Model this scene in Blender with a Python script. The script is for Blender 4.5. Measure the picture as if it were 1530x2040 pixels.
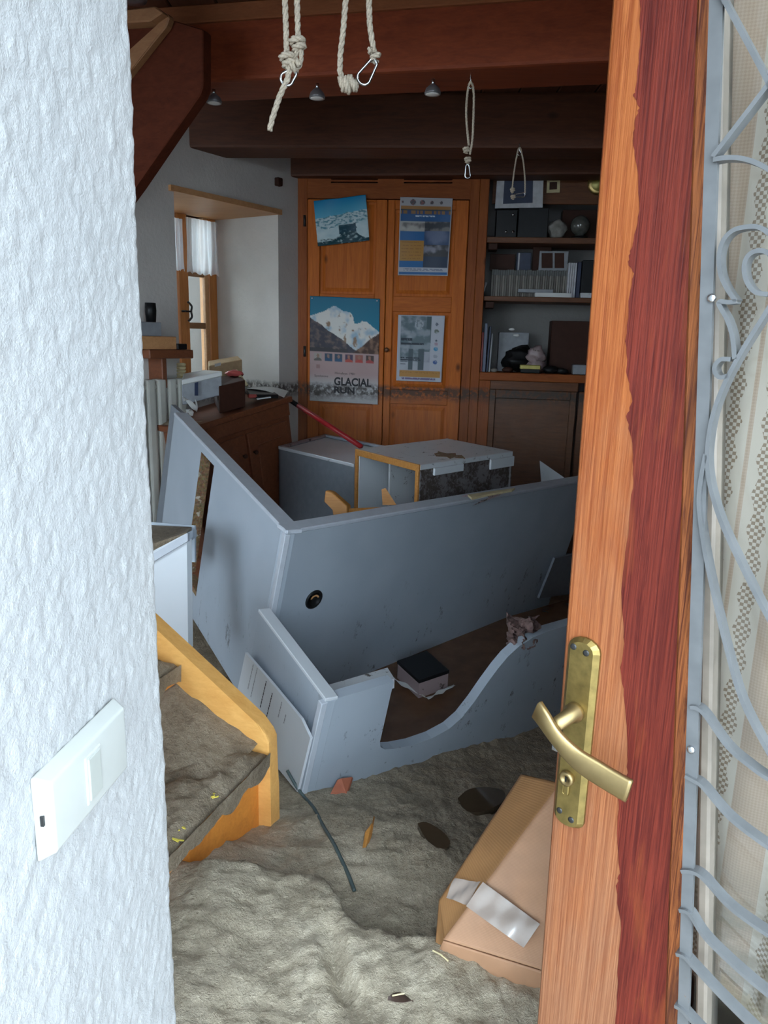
import bpy, bmesh, math, random
from mathutils import Vector, Matrix, noise
random.seed(7)
for o in list(bpy.data.objects): bpy.data.objects.remove(o)
SC = bpy.context.scene
COL = SC.collection

# ------------------------------------------------------------------ camera
FPX = 1480.0; PCX, PCY = 765.0, 1020.0
PITCH, ROLL = math.radians(13.2), math.radians(1.5)
EYE = Vector((0, 0, 1.54))
Fw = Vector((0, math.cos(PITCH), -math.sin(PITCH)))
R0 = Vector((1, 0, 0)); D0 = Vector((0, -math.sin(PITCH), -math.cos(PITCH)))
Rt = R0*math.cos(ROLL) - D0*math.sin(ROLL)
Dn = R0*math.sin(ROLL) + D0*math.cos(ROLL)
cam = bpy.data.cameras.new('camera'); cam_o = bpy.data.objects.new('camera', cam); COL.objects.link(cam_o)
M = Matrix((Rt, -Dn, -Fw)).transposed().to_4x4(); M.translation = EYE
cam_o.matrix_world = M
cam.sensor_fit = 'VERTICAL'; cam.sensor_height = 24.0; cam.lens = 24.0*FPX/2040.0
cam.clip_start = 0.02; cam.clip_end = 200
SC.camera = cam_o
SC.view_settings.view_transform = 'Standard'; SC.view_settings.look = 'None'
SC.view_settings.gamma = 1.0; SC.view_settings.exposure = 0.0
SC.view_settings.use_curve_mapping = False

# ------------------------------------------------------------------ overcast sky
wd = bpy.data.worlds.new('overcast_sky'); SC.world = wd; wd.use_nodes = True
bg = wd.node_tree.nodes['Background']
bg.inputs[0].default_value = (0.72, 0.87, 1.0, 1); bg.inputs[1].default_value = 10.6
SC.cycles.max_bounces = 8; SC.cycles.diffuse_bounces = 5; SC.cycles.transparent_max_bounces = 12
SC.cycles.use_denoising = True
SC.cycles.sample_clamp_indirect = 8

# ------------------------------------------------------------------ helpers: photograph geometry
def V(*a): return Vector(a)
def ray(px, py): return Rt*((px-PCX)/FPX) + Dn*((py-PCY)/FPX) + Fw
def W(px, py, d): return EYE + ray(px, py)*d                 # at camera depth d
def CV(x, y, z): return Rt*x + Dn*y + Fw*z                    # camera-frame vector
def HZ(px, py, z):
    r = ray(px, py); return EYE + r*((z-EYE.z)/r.z)
def PL(px, py, p, n):
    r = ray(px, py); return EYE + r*((p-EYE).dot(n)/r.dot(n))
def DY(px, py, y): # at world distance y
    r = ray(px, py); return EYE + r*(y/r.y)
def sm(a, b, x):
    t = min(1, max(0, (x-a)/(b-a))); return t*t*(3-2*t)
def fbm(x, y, z=0, o=4, s=1.0):
    v = 0; a = 1; t = 0
    for i in range(o):
        v += a*noise.noise((x*s, y*s, z*s)); t += a; a *= .5; s *= 2.03
    return v/t

# ------------------------------------------------------------------ helpers: objects
BASE = {}
def reg(o, base): BASE[o.name] = Vector(base); return o
def tag(o, label=None, cat=None, group=None, kind=None):
    if label: o['label'] = label
    if cat: o['category'] = cat
    if group: o['group'] = group
    if kind: o['kind'] = kind
    return o
def thing(name, base, label, cat, group=None):
    o = bpy.data.objects.new(name, None); COL.objects.link(o); o.location = base
    o.empty_display_size = .05
    reg(o, base); return tag(o, label, cat, group)
def struct(name, base):
    o = bpy.data.objects.new(name, None); COL.objects.link(o); o.location = base
    reg(o, base); o['kind'] = 'structure'; return o
def obj(name, bm, mat, parent=None, smooth=False, base=None, label=None, cat=None, group=None, kind=None):
    """bm holds world coordinates; the object's origin goes to the thing's base"""
    me = bpy.data.meshes.new(name)
    if parent is not None: b = BASE[parent.name]
    elif base is not None: b = Vector(base)
    else:
        xs = [v.co for v in bm.verts]
        b = V((min(v.x for v in xs)+max(v.x for v in xs))/2, (min(v.y for v in xs)+max(v.y for v in xs))/2, min(v.z for v in xs))
    bmesh.ops.translate(bm, verts=bm.verts, vec=-b)
    bmesh.ops.recalc_face_normals(bm, faces=bm.faces)
    bm.to_mesh(me); bm.free()
    if smooth:
        for p in me.polygons: p.use_smooth = True
    me.materials.append(mat)
    o = bpy.data.objects.new(name, me); COL.objects.link(o)
    if parent is not None: o.parent = parent
    else: o.location = b
    reg(o, b); tag(o, label, cat, group, kind)
    return o
def copy_tree(o, delta, parent=None):
    c = o.copy(); COL.objects.link(c); c.parent = parent
    if parent is None: c.location = o.location + Vector(delta)
    BASE[c.name] = BASE[o.name] + Vector(delta)
    for ch in list(o.children): copy_tree(ch, delta, c)
    return c
def nb(): return bmesh.new()
def para(bm, p, a, b, c, bev=0, seg=1):
    """box from corner p along vectors a, b, c"""
    p = Vector(p); vs = []
    for k in (0, 1):
        for j in (0, 1):
            for i in (0, 1): vs.append(bm.verts.new(p+a*i+b*j+c*k))
    F = []
    for q in ((0, 2, 3, 1), (4, 5, 7, 6), (0, 1, 5, 4), (2, 6, 7, 3), (0, 4, 6, 2), (1, 3, 7, 5)):
        F.append(bm.faces.new([vs[i] for i in q]))
    if bev:
        es = list({e for f in F for e in f.edges})
        bmesh.ops.bevel(bm, geom=es, offset=bev, segments=seg, affect='EDGES', profile=.6)
    return vs
def P_(p, a, b, c, bev=0, seg=1): bm = nb(); para(bm, p, a, b, c, bev, seg); return bm
def hexa(bm, pts, bev=0, seg=1):
    """eight corners: bottom four, then top four"""
    vs = [bm.verts.new(p) for p in pts]; F = []
    for q in ((0, 3, 2, 1), (4, 5, 6, 7), (0, 1, 5, 4), (1, 2, 6, 5), (2, 3, 7, 6), (3, 0, 4, 7)):
        F.append(bm.faces.new([vs[i] for i in q]))
    if bev:
        es = list({e for f in F for e in f.edges})
        bmesh.ops.bevel(bm, geom=es, offset=bev, segments=seg, affect='EDGES', profile=.6)
def prism(bm, pts, ext, bev=0, seg=1):
    a = [bm.verts.new(p) for p in pts]; b = [bm.verts.new(Vector(p)+ext) for p in pts]; n = len(pts)
    F = [bm.faces.new(a), bm.faces.new(b[::-1])]
    for i in range(n): F.append(bm.faces.new((a[i], b[i], b[(i+1) % n], a[(i+1) % n])))
    if bev:
        es = list({e for f in F for e in f.edges})
        bmesh.ops.bevel(bm, geom=es, offset=bev, segments=seg, affect='EDGES', profile=.6)
def PR(pts, ext, bev=0, seg=1): bm = nb(); prism(bm, pts, ext, bev, seg); return bm
def smooth_path(pts, n=8):
    P = [Vector(p) for p in pts]; out = []
    for i in range(len(P)-1):
        p0 = P[max(i-1, 0)]; p1 = P[i]; p2 = P[i+1]; p3 = P[min(i+2, len(P)-1)]
        for k in range(n):
            t = k/n
            out.append(.5*((2*p1)+(p2-p0)*t+(2*p0-5*p1+4*p2-p3)*t*t+(3*p1-p0-3*p2+p3)*t**3))
    out.append(P[-1]); return out
def tube(bm, path, r, sides=8, closed=False, rfun=None):
    P = [Vector(p) for p in path]; n = len(P); rings = []; ref = None
    for i in range(n):
        if closed: t = P[(i+1) % n]-P[(i-1) % n]
        else: t = P[min(i+1, n-1)]-P[max(i-1, 0)]
        t = t.normalized() if t.length > 1e-9 else Vector((0, 0, 1))
        if ref is None:
            ref = t.orthogonal().normalized()
        ref = (ref-t*ref.dot(t)); ref = ref.normalized() if ref.length > 1e-6 else t.orthogonal().normalized()
        bi = t.cross(ref); rr = rfun(i/(n-1)) if rfun else r
        rings.append([bm.verts.new(P[i]+(ref*math.cos(2*math.pi*k/sides)+bi*math.sin(2*math.pi*k/sides))*rr) for k in range(sides)])
    m = n if closed else n-1
    for i in range(m):
        a, b = rings[i], rings[(i+1) % n]
        for k in range(sides): bm.faces.new((a[k], a[(k+1) % sides], b[(k+1) % sides], b[k]))
    if not closed:
        bm.faces.new(rings[0][::-1]); bm.faces.new(rings[-1])
def TU(path, r, sides=8, closed=False, rfun=None): bm = nb(); tube(bm, path, r, sides, closed, rfun); return bm
def lathe(bm, base, axis, prof, seg=20):
    """prof: (distance along axis, radius)"""
    ax = axis.normalized(); x = ax.orthogonal().normalized(); y = ax.cross(x); rings = []
    for (h, r) in prof:
        rings.append([bm.verts.new(base+ax*h+(x*math.cos(2*math.pi*k/seg)+y*math.sin(2*math.pi*k/seg))*max(r, 1e-4)) for k in range(seg)])
    for a, b in zip(rings, rings[1:]):
        for k in range(seg): bm.faces.new((a[k], a[(k+1) % seg], b[(k+1) % seg], b[k]))
    bm.faces.new(rings[0][::-1]); bm.faces.new(rings[-1])
def LA(base, axis, prof, seg=20): bm = nb(); lathe(bm, base, axis, prof, seg); return bm
def strip(bm, path, nrm, th, dep):
    """flat iron: th across the path in the plane, dep along nrm (from path backwards)"""
    P = [Vector(p) for p in path]; n = len(P); rings = []
    for i in range(n):
        t = (P[min(i+1, n-1)]-P[max(i-1, 0)]).normalized(); s = nrm.cross(t).normalized()*th/2
        rings.append([bm.verts.new(q) for q in (P[i]-s, P[i]+s, P[i]+s-nrm*dep, P[i]-s-nrm*dep)])
    for a, b in zip(rings, rings[1:]):
        for k in range(4): bm.faces.new((a[k], a[(k+1) % 4], b[(k+1) % 4], b[k]))
    bm.faces.new(rings[0][::-1]); bm.faces.new(rings[-1])
def ST(path, nrm, th, dep): bm = nb(); strip(bm, path, nrm, th, dep); return bm
def grid(bm, fn, nu, nv):
    vs = [[bm.verts.new(fn(i/nu, j/nv)) for i in range(nu+1)] for j in range(nv+1)]
    for j in range(nv):
        for i in range(nu): bm.faces.new((vs[j][i], vs[j][i+1], vs[j+1][i+1], vs[j+1][i]))
    return vs
def blob(bm, c, r, amp=.25, seed=0, sub=3, sq=(1, 1, 1), fs=2.0):
    res = bmesh.ops.create_icosphere(bm, subdivisions=sub, radius=1)
    for v in res['verts']:
        d = v.co.copy(); k = 1+amp*noise.noise((d*fs)+V(seed*3.1, seed, 0))
        v.co = Vector(c)+V(d.x*sq[0], d.y*sq[1], d.z*sq[2])*(r*k)

# ------------------------------------------------------------------ helpers: materials
class Mat:
    def __init__(s, name):
        s.m = bpy.data.materials.new(name); s.m.use_nodes = True; s.t = s.m.node_tree
        s.b = s.t.nodes['Principled BSDF']; s.out = s.t.nodes['Material Output']
    def n(s, typ, props=None, **ins):
        nd = s.t.nodes.new(typ)
        for k, v in (props or {}).items(): setattr(nd, k, v)
        for k, v in ins.items():
            key = int(k[1:]) if k[0] == '_' and k[1:].isdigit() else k.replace('_', ' ')
            s.put(nd.inputs[key], v)
        return nd
    def put(s, sock, v):
        if isinstance(v, bpy.types.NodeSocket): s.t.links.new(v, sock)
        elif isinstance(v, bpy.types.Node): s.t.links.new(v.outputs[0], sock)
        else:
            if isinstance(v, (tuple, list)) and len(v) == 3 and sock.type == 'RGBA': v = (*v, 1)
            sock.default_value = v
    def set(s, **k):
        for a, v in k.items(): s.put(s.b.inputs[a.replace('_', ' ')], v)
        return s
    def obj(s): return s.n('ShaderNodeTexCoord').outputs['Object']
    def pos(s): return s.n('ShaderNodeNewGeometry').outputs['Position']
    def map(s, v, sc=(1, 1, 1), rot=(0, 0, 0)): return s.n('ShaderNodeMapping', None, Vector=v, Scale=sc, Rotation=rot).outputs[0]
    def noise(s, v, sc, det=4, rough=.55, dist=0): return s.n('ShaderNodeTexNoise', None, Vector=v, Scale=sc, Detail=det, Roughness=rough, Distortion=dist).outputs['Fac']
    def ramp(s, f, *st):
        r = s.n('ShaderNodeValToRGB', None, Fac=f); e = r.color_ramp.elements
        while len(e) < len(st): e.new(.5)
        for q, (p, c) in zip(e, st): q.position = p; q.color = (*c, 1) if len(c) == 3 else c
        return r.outputs['Color']
    def rng(s, f, a, b, c=0., d=1.): return s.n('ShaderNodeMapRange', None, Value=f, From_Min=a, From_Max=b, To_Min=c, To_Max=d).outputs[0]
    def math(s, op, a, b=0.): return s.n('ShaderNodeMath', {'operation': op}, _0=a, _1=b).outputs[0]
    def mix(s, f, a, b, mode='MIX'):
        nd = s.n('ShaderNodeMix', {'data_type': 'RGBA', 'blend_type': mode})
        s.put(nd.inputs[0], f); s.put(nd.inputs[6], a); s.put(nd.inputs[7], b); return nd.outputs[2]
    def bump(s, h, st=.3, d=.01):
        nb_ = s.n('ShaderNodeBump', None, Height=h, Strength=st, Distance=d); s.put(s.b.inputs['Normal'], nb_.outputs[0]); return s
    def sepz(s, v): return s.n('ShaderNodeSeparateXYZ', None, Vector=v).outputs['Z']
    def waterline(s, col, zl, amt=.9, mud=(.055, .045, .038), film=.3):
        """the dark scum line the flood left at height zl and a thin film of silt below it"""
        p = s.pos(); z = s.sepz(p)
        n1 = s.noise(s.map(p, (1, 1, .6)), 14, 5, .7); n2 = s.noise(p, 45, 3, .6)
        z2 = s.math('ADD', z, s.math('MULTIPLY', s.math('SUBTRACT', n1, .5), .05))
        up = s.rng(z2, zl+.03, zl+.005); lo = s.rng(z2, zl-.075, zl-.03)
        band = s.math('MULTIPLY', s.math('MULTIPLY', up, lo), s.rng(n2, .34, .52))
        c = s.mix(s.math('MULTIPLY', s.math('MULTIPLY', s.rng(z2, zl, zl-.04), film), s.rng(n1, .3, .7, .5, 1)), col, (.16, .13, .11))
        return s.mix(s.math('MULTIPLY', band, amt), c, mud)

def simple(name, col, rough=.5, metal=0., var=.12, sc=30, bump=0., **k):
    m = Mat(name); v = m.obj(); f = m.noise(v, sc, 3)
    c2 = tuple(max(0, x*(1-var)) for x in col); c1 = tuple(min(1, x*(1+var)) for x in col)
    m.set(Base_Color=m.ramp(f, (.3, c2), (.7, c1)), Roughness=rough, Metallic=metal, **k)
    if bump: m.bump(f, bump, .005)
    return m.m
def wood(name, dark, lite, along='z', sc=1.0, rough=.55, line=None, knots=True, contrast=1.0, spec=.35, film=.3):
    m = Mat(name); v = m.obj()
    st = {'x': (.6, 9, 9), 'y': (9, .6, 9), 'z': (9, 9, .6)}[along]
    u = m.map(v, tuple(q*sc for q in st))
    g = m.noise(u, 6, 6, .65, .6); g2 = m.noise(u, 26, 3, .6); big = m.noise(v, 2.2*sc, 2)
    f = m.math('ADD', m.math('MULTIPLY', g, .62), m.math('ADD', m.math('MULTIPLY', g2, .23), m.math('MULTIPLY', big, .15)))
    w = .17/contrast
    c = m.ramp(f, (.5-w, dark), (.5+w, lite))
    if knots:
        k = m.n('ShaderNodeTexVoronoi', {'feature': 'F1'}, Vector=m.map(v, tuple((1.0 if q > 1 else .55)*sc for q in st)), Scale=4.2).outputs['Distance']
        c = m.mix(m.rng(k, .075, .02), c, tuple(q*.35 for q in dark))
    if line is not None: c = m.waterline(c, line, .85, film=film)
    m.set(Base_Color=c, Roughness=rough, Specular_IOR_Level=spec); m.bump(f, .25, .004)
    return m.m

# ------------------------------------------------------------------ planes of the room
UP = V(0, 0, 1)
# closet and bookcase front
BK_E = V(math.cos(math.radians(6)), -math.sin(math.radians(6)), 0); BK_N = V(-BK_E.y*-1, 0, 0)
BK_N = V(-math.sin(math.radians(6)), -math.cos(math.radians(6)), 0)       # towards the room
BK_P = DY(588, 640, 4.5)
def bk(px, py, off=0.): return PL(px, py, BK_P+BK_N*off, BK_N)
def bku(px, py=600, off=0.): return (bk(px, py, off)-BK_P).dot(BK_E)
def bkz(py, px=760, off=0.): return bk(px, py, off).z
def bkp(u, z, off=0.): p = BK_P+BK_E*u+BK_N*off; return V(p.x, p.y, z)
def bkbox(u0, u1, z0, z1, o0, o1, bev=0): return P_(bkp(u0, z0, o0), BK_E*(u1-u0), BK_N*(o1-o0), UP*(z1-z0), bev)
# window wall
WW_E = V(math.sin(math.radians(34)), math.cos(math.radians(34)), 0); WW_N = V(WW_E.y, -WW_E.x, 0)
WW_P = DY(555, 600, 4.36)
def ww(px, py, off=0.): return PL(px, py, WW_P+WW_N*off, WW_N)
def wwp(s, z, off=0.): p = WW_P+WW_E*s+WW_N*off; return V(p.x, p.y, z)
def wws(px, py): return (ww(px, py)-WW_P).dot(WW_E)
WL = bkz(772, 700)                                                       # flood line

# ------------------------------------------------------------------ materials
def roughcast():
    m = Mat('white_roughcast'); v = m.obj()
    a = m.noise(v, 120, 4, .6); b = m.noise(v, 420, 3, .6); d = m.noise(v, 3, 3)
    m.set(Base_Color=m.ramp(d, (.3, (.335, .34, .34)), (.7, (.38, .38, .375))), Roughness=.75)
    m.bump(m.math('ADD', a, m.math('MULTIPLY', b, .5)), .45, .004); return m.m
M_rough = roughcast()
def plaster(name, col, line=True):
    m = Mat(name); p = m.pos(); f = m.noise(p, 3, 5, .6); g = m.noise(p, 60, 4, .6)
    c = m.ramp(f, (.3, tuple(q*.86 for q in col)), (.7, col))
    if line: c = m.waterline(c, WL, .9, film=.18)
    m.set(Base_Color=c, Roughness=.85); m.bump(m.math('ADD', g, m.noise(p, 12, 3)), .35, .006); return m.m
M_plaster = plaster('grey_white_plaster', (.62, .575, .535))
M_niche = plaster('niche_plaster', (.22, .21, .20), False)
M_panelling = wood('dark_wall_panelling', (.05, .022, .012), (.10, .045, .022), 'z', 1.0, .6)
M_facade = plaster('facade_plaster', (.15, .145, .14), False)
M_pine = wood('pine_closet', (.37, .080, .010), (.62, .170, .022), 'z', 1.0, .55, WL, spec=.2)
M_pine_h = wood('pine_closet_rail', (.34, .072, .009), (.57, .152, .020), 'x', 1.0, .55, WL, spec=.2)
M_pine_fr = wood('pine_frame', (.20, .045, .010), (.36, .100, .022), 'z', 1.0, .55, WL, spec=.2)
M_pine_fr_h = wood('pine_frame_rail', (.20, .045, .010), (.35, .098, .022), 'x', 1.0, .55, WL, spec=.2)
M_pine_dark = wood('dark_pine', (.085, .030, .012), (.19, .070, .026), 'x', 1.0, .5, WL)
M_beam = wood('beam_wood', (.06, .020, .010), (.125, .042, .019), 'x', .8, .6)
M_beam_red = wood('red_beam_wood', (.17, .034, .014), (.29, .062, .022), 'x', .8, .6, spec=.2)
M_strip = wood('beam_edge_strip', (.20, .065, .026), (.32, .11, .045), 'x', .8, .6, spec=.2)
M_ceil = wood('ceiling_board_wood', (.075, .026, .014), (.14, .052, .026), 'y', .8, .6)
M_strg = wood('dark_red_stair_wood', (.060, .014, .007), (.105, .026, .012), 'x', .7, .65, spec=.1)
M_strg_lt = wood('light_stair_wood', (.24, .11, .05), (.34, .17, .08), 'x', 1.0, .5)
M_yel = wood('yellow_pine', (.74, .34, .085), (.95, .54, .17), 'x', .8, .45, contrast=.8)
M_yel_v = wood('orange_pine_riser', (.60, .20, .03), (.80, .31, .055), 'x', .8, .45)
M_win = wood('window_pine', (.42, .14, .035), (.62, .25, .075), 'z', 1.2, .4)
M_sill = wood('lintel_pine', (.46, .22, .09), (.62, .33, .15), 'x', 1.0, .5)
M_cab = wood('walnut_cabinet', (.13, .042, .020), (.22, .076, .034), 'x', 1.0, .45, None)
M_broken = wood('broken_pine', (.36, .14, .03), (.58, .27, .07), 'x', 1.6, .5)
def doorwood(name, dark, lite, dk2, worn=False):
    m = Mat(name); v = m.obj()
    u = m.map(v, (22, 22, .8)); g = m.noise(u, 5, 6, .7, 1.2); g2 = m.noise(m.map(v, (160, 160, 1.6)), 3, 4, .7)
    big = m.noise(m.map(v, (7, 7, 1.2)), 3, 4, .6, .4)
    f = m.math('ADD', m.math('MULTIPLY', g, .5), m.math('MULTIPLY', g2, .5))
    c = m.ramp(f, (.33, tuple(q*.85 for q in dark)), (.43, dark), (.56, lite), (.66, tuple(min(1, q*1.15) for q in lite)))
    c = m.mix(m.rng(big, .56, .72, 0, .8), c, dk2)
    if worn:
        zz = m.sepz(m.pos()); big2 = m.noise(m.map(v, (9, 9, 2.2)), 2.2, 5, .65, .6)
        c = m.mix(m.math('MULTIPLY', m.rng(m.math('ADD', m.math('MULTIPLY', zz, -.9), m.math('MULTIPLY', big2, 1.3)), -.75, .05), .75), c, m.ramp(g2, (.36, (.19, .08, .042)), (.64, (.29, .145, .08))))
    m.set(Base_Color=c, Roughness=.5, Specular_IOR_Level=.18); m.bump(m.math('ADD', g2, g), .35, .0025); return m.m
M_door = doorwood('weathered_orange_door_wood', (.22, .052, .013), (.33, .100, .028), (.19, .042, .014), True)
M_varn = doorwood('red_varnish', (.075, .010, .007), (.150, .023, .013), (.22, .050, .016))
M_beigebead = simple('beige_glazing_bead', (.20, .165, .13), .5, var=.15)
M_bead = doorwood('orange_bead_wood', (.09, .022, .010), (.30, .095, .028), (.06, .018, .012))
def desk():
    m = Mat('grey_laminate'); p = m.pos(); z = m.sepz(p)
    f = m.noise(p, 4, 2); sp = m.noise(p, 60, 4, .75); sp2 = m.noise(m.map(p, (1, 1, .5)), 17, 5, .75)
    c = m.ramp(f, (.3, (.34, .385, .44)), (.7, (.39, .435, .49)))
    low = m.rng(z, .66, .40)
    k = m.math('MULTIPLY', m.rng(sp2, .60, .66), m.math('MULTIPLY', low, m.rng(sp, .4, .55)))
    c = m.mix(m.math('MULTIPLY', k, .9), c, (.06, .05, .045))
    m.set(Base_Color=c, Roughness=.42, Specular_IOR_Level=.4); m.bump(m.noise(p, 500, 2), .08, .001); return m.m
M_desk = desk()
M_desk_edge = simple('grey_edge_band', (.47, .50, .55), .4, var=.05)
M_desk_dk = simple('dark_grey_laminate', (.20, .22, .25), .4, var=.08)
def muddy_white(name, base, thr=.56, zone=None):
    m = Mat(name); p = m.pos(); a = m.noise(p, 16, 6, .75, .5); b = m.noise(p, 70, 4, .7)
    f = m.math('MULTIPLY', m.rng(a, thr, thr+.05), m.rng(b, .35, .5))
    c = m.mix(m.math('MULTIPLY', f, .93), m.mix(m.noise(p, 5, 2), base, tuple(q*.86 for q in base)), (.055, .04, .03))
    m.set(Base_Color=c, Roughness=m.rng(f, 0, 1, .35, .8)); return m.m
M_white = muddy_white('muddy_white_board', (.62, .64, .66), .60)
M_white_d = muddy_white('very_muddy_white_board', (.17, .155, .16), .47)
M_clean = muddy_white('white_board', (.66, .69, .72), .68)
def chip():
    m = Mat('chipboard'); v = m.obj(); k = m.n('ShaderNodeTexVoronoi', None, Vector=v, Scale=160.).outputs['Color']
    f = m.noise(v, 90, 4, .7); c = m.mix(.35, m.ramp(f, (.3, (.14, .075, .035)), (.7, (.36, .23, .12))), k, 'MULTIPLY')
    c = m.mix(m.rng(m.noise(v, 28, 2), .62, .68, 0, .8), c, (.55, .50, .42))
    m.set(Base_Color=c, Roughness=.9); m.bump(f, .8, .006); return m.m
M_chip = chip()
def mudmat(name, attr=True):
    m = Mat(name); p = m.pos(); a = m.noise(p, 9, 6, .7); b = m.noise(p, 55, 5, .7); g = m.noise(p, 260, 4, .7)
    f = m.math('ADD', m.math('MULTIPLY', a, .5), m.math('ADD', m.math('MULTIPLY', b, .3), m.math('MULTIPLY', g, .2)))
    dry = m.ramp(f, (.34, (.27, .22, .15)), (.5, (.46, .39, .285)), (.66, (.66, .575, .44)))
    wet = m.ramp(f, (.35, (.13, .095, .062)), (.5, (.29, .225, .155)), (.68, (.46, .38, .28)))
    w = m.n('ShaderNodeAttribute', {'attribute_name': 'wet'}).outputs['Fac'] if attr else 1.0
    if attr: w = m.rng(m.math('ADD', w, m.math('MULTIPLY', m.math('SUBTRACT', a, .5), .5)), .18, .92)
    c = m.mix(w, dry, wet)
    m.set(Base_Color=c, Roughness=m.rng(w, 0, 1, .85, .5) if attr else .5, Specular_IOR_Level=.35)
    m.bump(m.math('ADD', m.math('MULTIPLY', b, 1.2), m.math('ADD', m.math('MULTIPLY', m.noise(p, 120, 5, .75, .5), .6), m.math('MULTIPLY', g, .2))), .75, .014); return m.m
M_mud = mudmat('silt_mud'); M_mudwet = mudmat('wet_mud', False)
M_water = simple('brown_puddle', (.055, .038, .024), .06, var=.1)
M_water2 = simple('brown_flood_water', (.13, .062, .030), .22, var=.2, sc=12)
def carton(name, col, sc=420):
    m = Mat(name); v = m.n('ShaderNodeTexCoord').outputs['UV']
    wv = m.n('ShaderNodeTexWave', {'bands_direction': 'X'}, Vector=v, Scale=float(sc)/3.6, Distortion=.6, Detail=1.).outputs['Fac']
    o = m.obj(); f = m.noise(o, 12, 4); g = m.noise(o, 3, 3)
    c = m.ramp(f, (.3, tuple(q*.78 for q in col)), (.7, col))
    c = m.mix(m.math('MULTIPLY', m.rng(wv, .6, 1), .20), c, tuple(q*.5 for q in col))
    c = m.mix(m.rng(g, .55, .7, 0, .5), c, tuple(q*.55 for q in col))
    m.set(Base_Color=c, Roughness=.62); m.bump(wv, .12, .002); return m.m
M_carton = carton('corrugated_cardboard', (.50, .27, .15))
M_carton_side = carton('cardboard_side', (.40, .20, .075), 200)
M_carton2 = simple('brown_cardboard', (.46, .32, .18), .7)
M_tape = simple('clear_packing_tape', (.42, .34, .29), .16, var=.06, sc=20, bump=.12, Specular_IOR_Level=1.0, Coat_Weight=1.0, Coat_Roughness=.05)
M_brass = simple('worn_brass', (.27, .195, .065), .42, .85, .25, 60)
M_brass2 = simple('pale_brass', (.33, .24, .11), .40, .9, .12, 40)
M_steel = simple('steel', (.62, .63, .64), .25, .95, .06)
M_dkmetal = simple('dark_metal', (.05, .05, .05), .4, .6)
def ironpaint():
    m = Mat('grey_painted_iron'); v = m.obj(); f = m.noise(v, 25, 3); r = m.noise(v, 60, 4, .7); z = m.sepz(m.pos())
    c = m.ramp(f, (.3, (.125, .128, .13)), (.7, (.165, .168, .17)))
    c = m.mix(m.math('MULTIPLY', m.rng(r, .66, .72), m.rng(z, 1.15, .8)), c, (.20, .12, .07))
    m.set(Base_Color=c, Roughness=.42, Metallic=.35, Specular_IOR_Level=.5); return m.m
M_iron = ironpaint()
def glass():
    m = Mat('window_glass'); t = m.n('ShaderNodeBsdfTransparent', None, Color=(.94, .96, .95)); g = m.n('ShaderNodeBsdfGlossy', None, Roughness=.03)
    fr = m.n('ShaderNodeFresnel', None, IOR=1.45); mx = m.n('ShaderNodeMixShader', None, _0=fr.outputs[0], _1=t.outputs[0], _2=g.outputs[0])
    m.t.links.new(mx.outputs[0], m.out.inputs[0]); return m.m
M_glass = glass()
def lace():
    m = Mat('lace_net_curtain'); uv = m.n('ShaderNodeTexCoord').outputs['UV']
    s = m.n('ShaderNodeSeparateXYZ', None, Vector=uv); x, y = s.outputs[0], s.outputs[1]       # metres
    ck = m.n('ShaderNodeTexChecker', None, Vector=m.map(uv, (1, 1, 0)), Scale=260., Color1=(1, 1, 1), Color2=(0, 0, 0)).outputs['Fac']
    net = m.n('ShaderNodeTexChecker', None, Vector=m.map(uv, (1, 1, 0), (0, 0, .785)), Scale=420., Color1=(1, 1, 1), Color2=(0, 0, 0)).outputs['Fac']
    tri = m.math('PINGPONG', y, .019)
    def band(c):
        d = m.math('ABSOLUTE', m.math('SUBTRACT', x, c))
        inside = m.math('LESS_THAN', d, m.math('ADD', .0045, m.math('MULTIPLY', tri, .30)))
        ribbon = m.math('LESS_THAN', d, .0165)
        return inside, ribbon
    bs = [band(c) for c in LACE]
    ins = bs[0][0]; rib = bs[0][1]
    for b in bs[1:]: ins = m.math('MAXIMUM', ins, b[0]); rib = m.math('MAXIMUM', rib, b[1])
    hole = m.math('MULTIPLY', ins, ck)
    col = m.mix(m.math('MULTIPLY', net, .35), (.47, .34, .265), (.32, .21, .15))
    col = m.mix(rib, col, (.54, .45, .385)); col = m.mix(m.math('MULTIPLY', hole, .9), col, (.24, .16, .11))
    p = m.pos(); z = m.sepz(p); n1 = m.noise(m.map(p, (1, 1, 2)), 16, 5, .7)
    dirt = m.math('MULTIPLY', m.rng(m.math('ADD', z, m.math('MULTIPLY', m.math('SUBTRACT', n1, .5), .2)), LZ+.03, LZ-.05), m.rng(n1, .35, .6))
    col = m.mix(m.math('MULTIPLY', dirt, .75), col, (.24, .19, .14))
    tl = m.n('ShaderNodeBsdfTranslucent', None, Color=col); df = m.n('ShaderNodeBsdfDiffuse', None, Color=col)
    mx = m.n('ShaderNodeMixShader', None, _0=.1, _1=df.outputs[0], _2=tl.outputs[0])
    m.t.links.new(mx.outputs[0], m.out.inputs[0]); return m.m
def sheer():
    m = Mat('sheer_white_curtain'); tl = m.n('ShaderNodeBsdfTranslucent', None, Color=(.9, .92, .95)); df = m.n('ShaderNodeBsdfDiffuse', None, Color=(.85, .87, .9))
    tr = m.n('ShaderNodeBsdfTransparent'); a = m.n('ShaderNodeMixShader', None, _0=.6, _1=df.outputs[0], _2=tl.outputs[0])
    b = m.n('ShaderNodeMixShader', None, _0=.2, _1=a.outputs[0], _2=tr.outputs[0]); m.t.links.new(b.outputs[0], m.out.inputs[0]); return m.m
M_sheer = sheer()
M_plastic = simple('ivory_plastic', (.42, .43, .405), .35, var=.03)
M_plastic2 = simple('pale_switch_plastic', (.36, .375, .345), .3, var=.03)
M_rope = simple('sisal_rope', (.52, .44, .34), .85, var=.25, sc=300)
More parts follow.
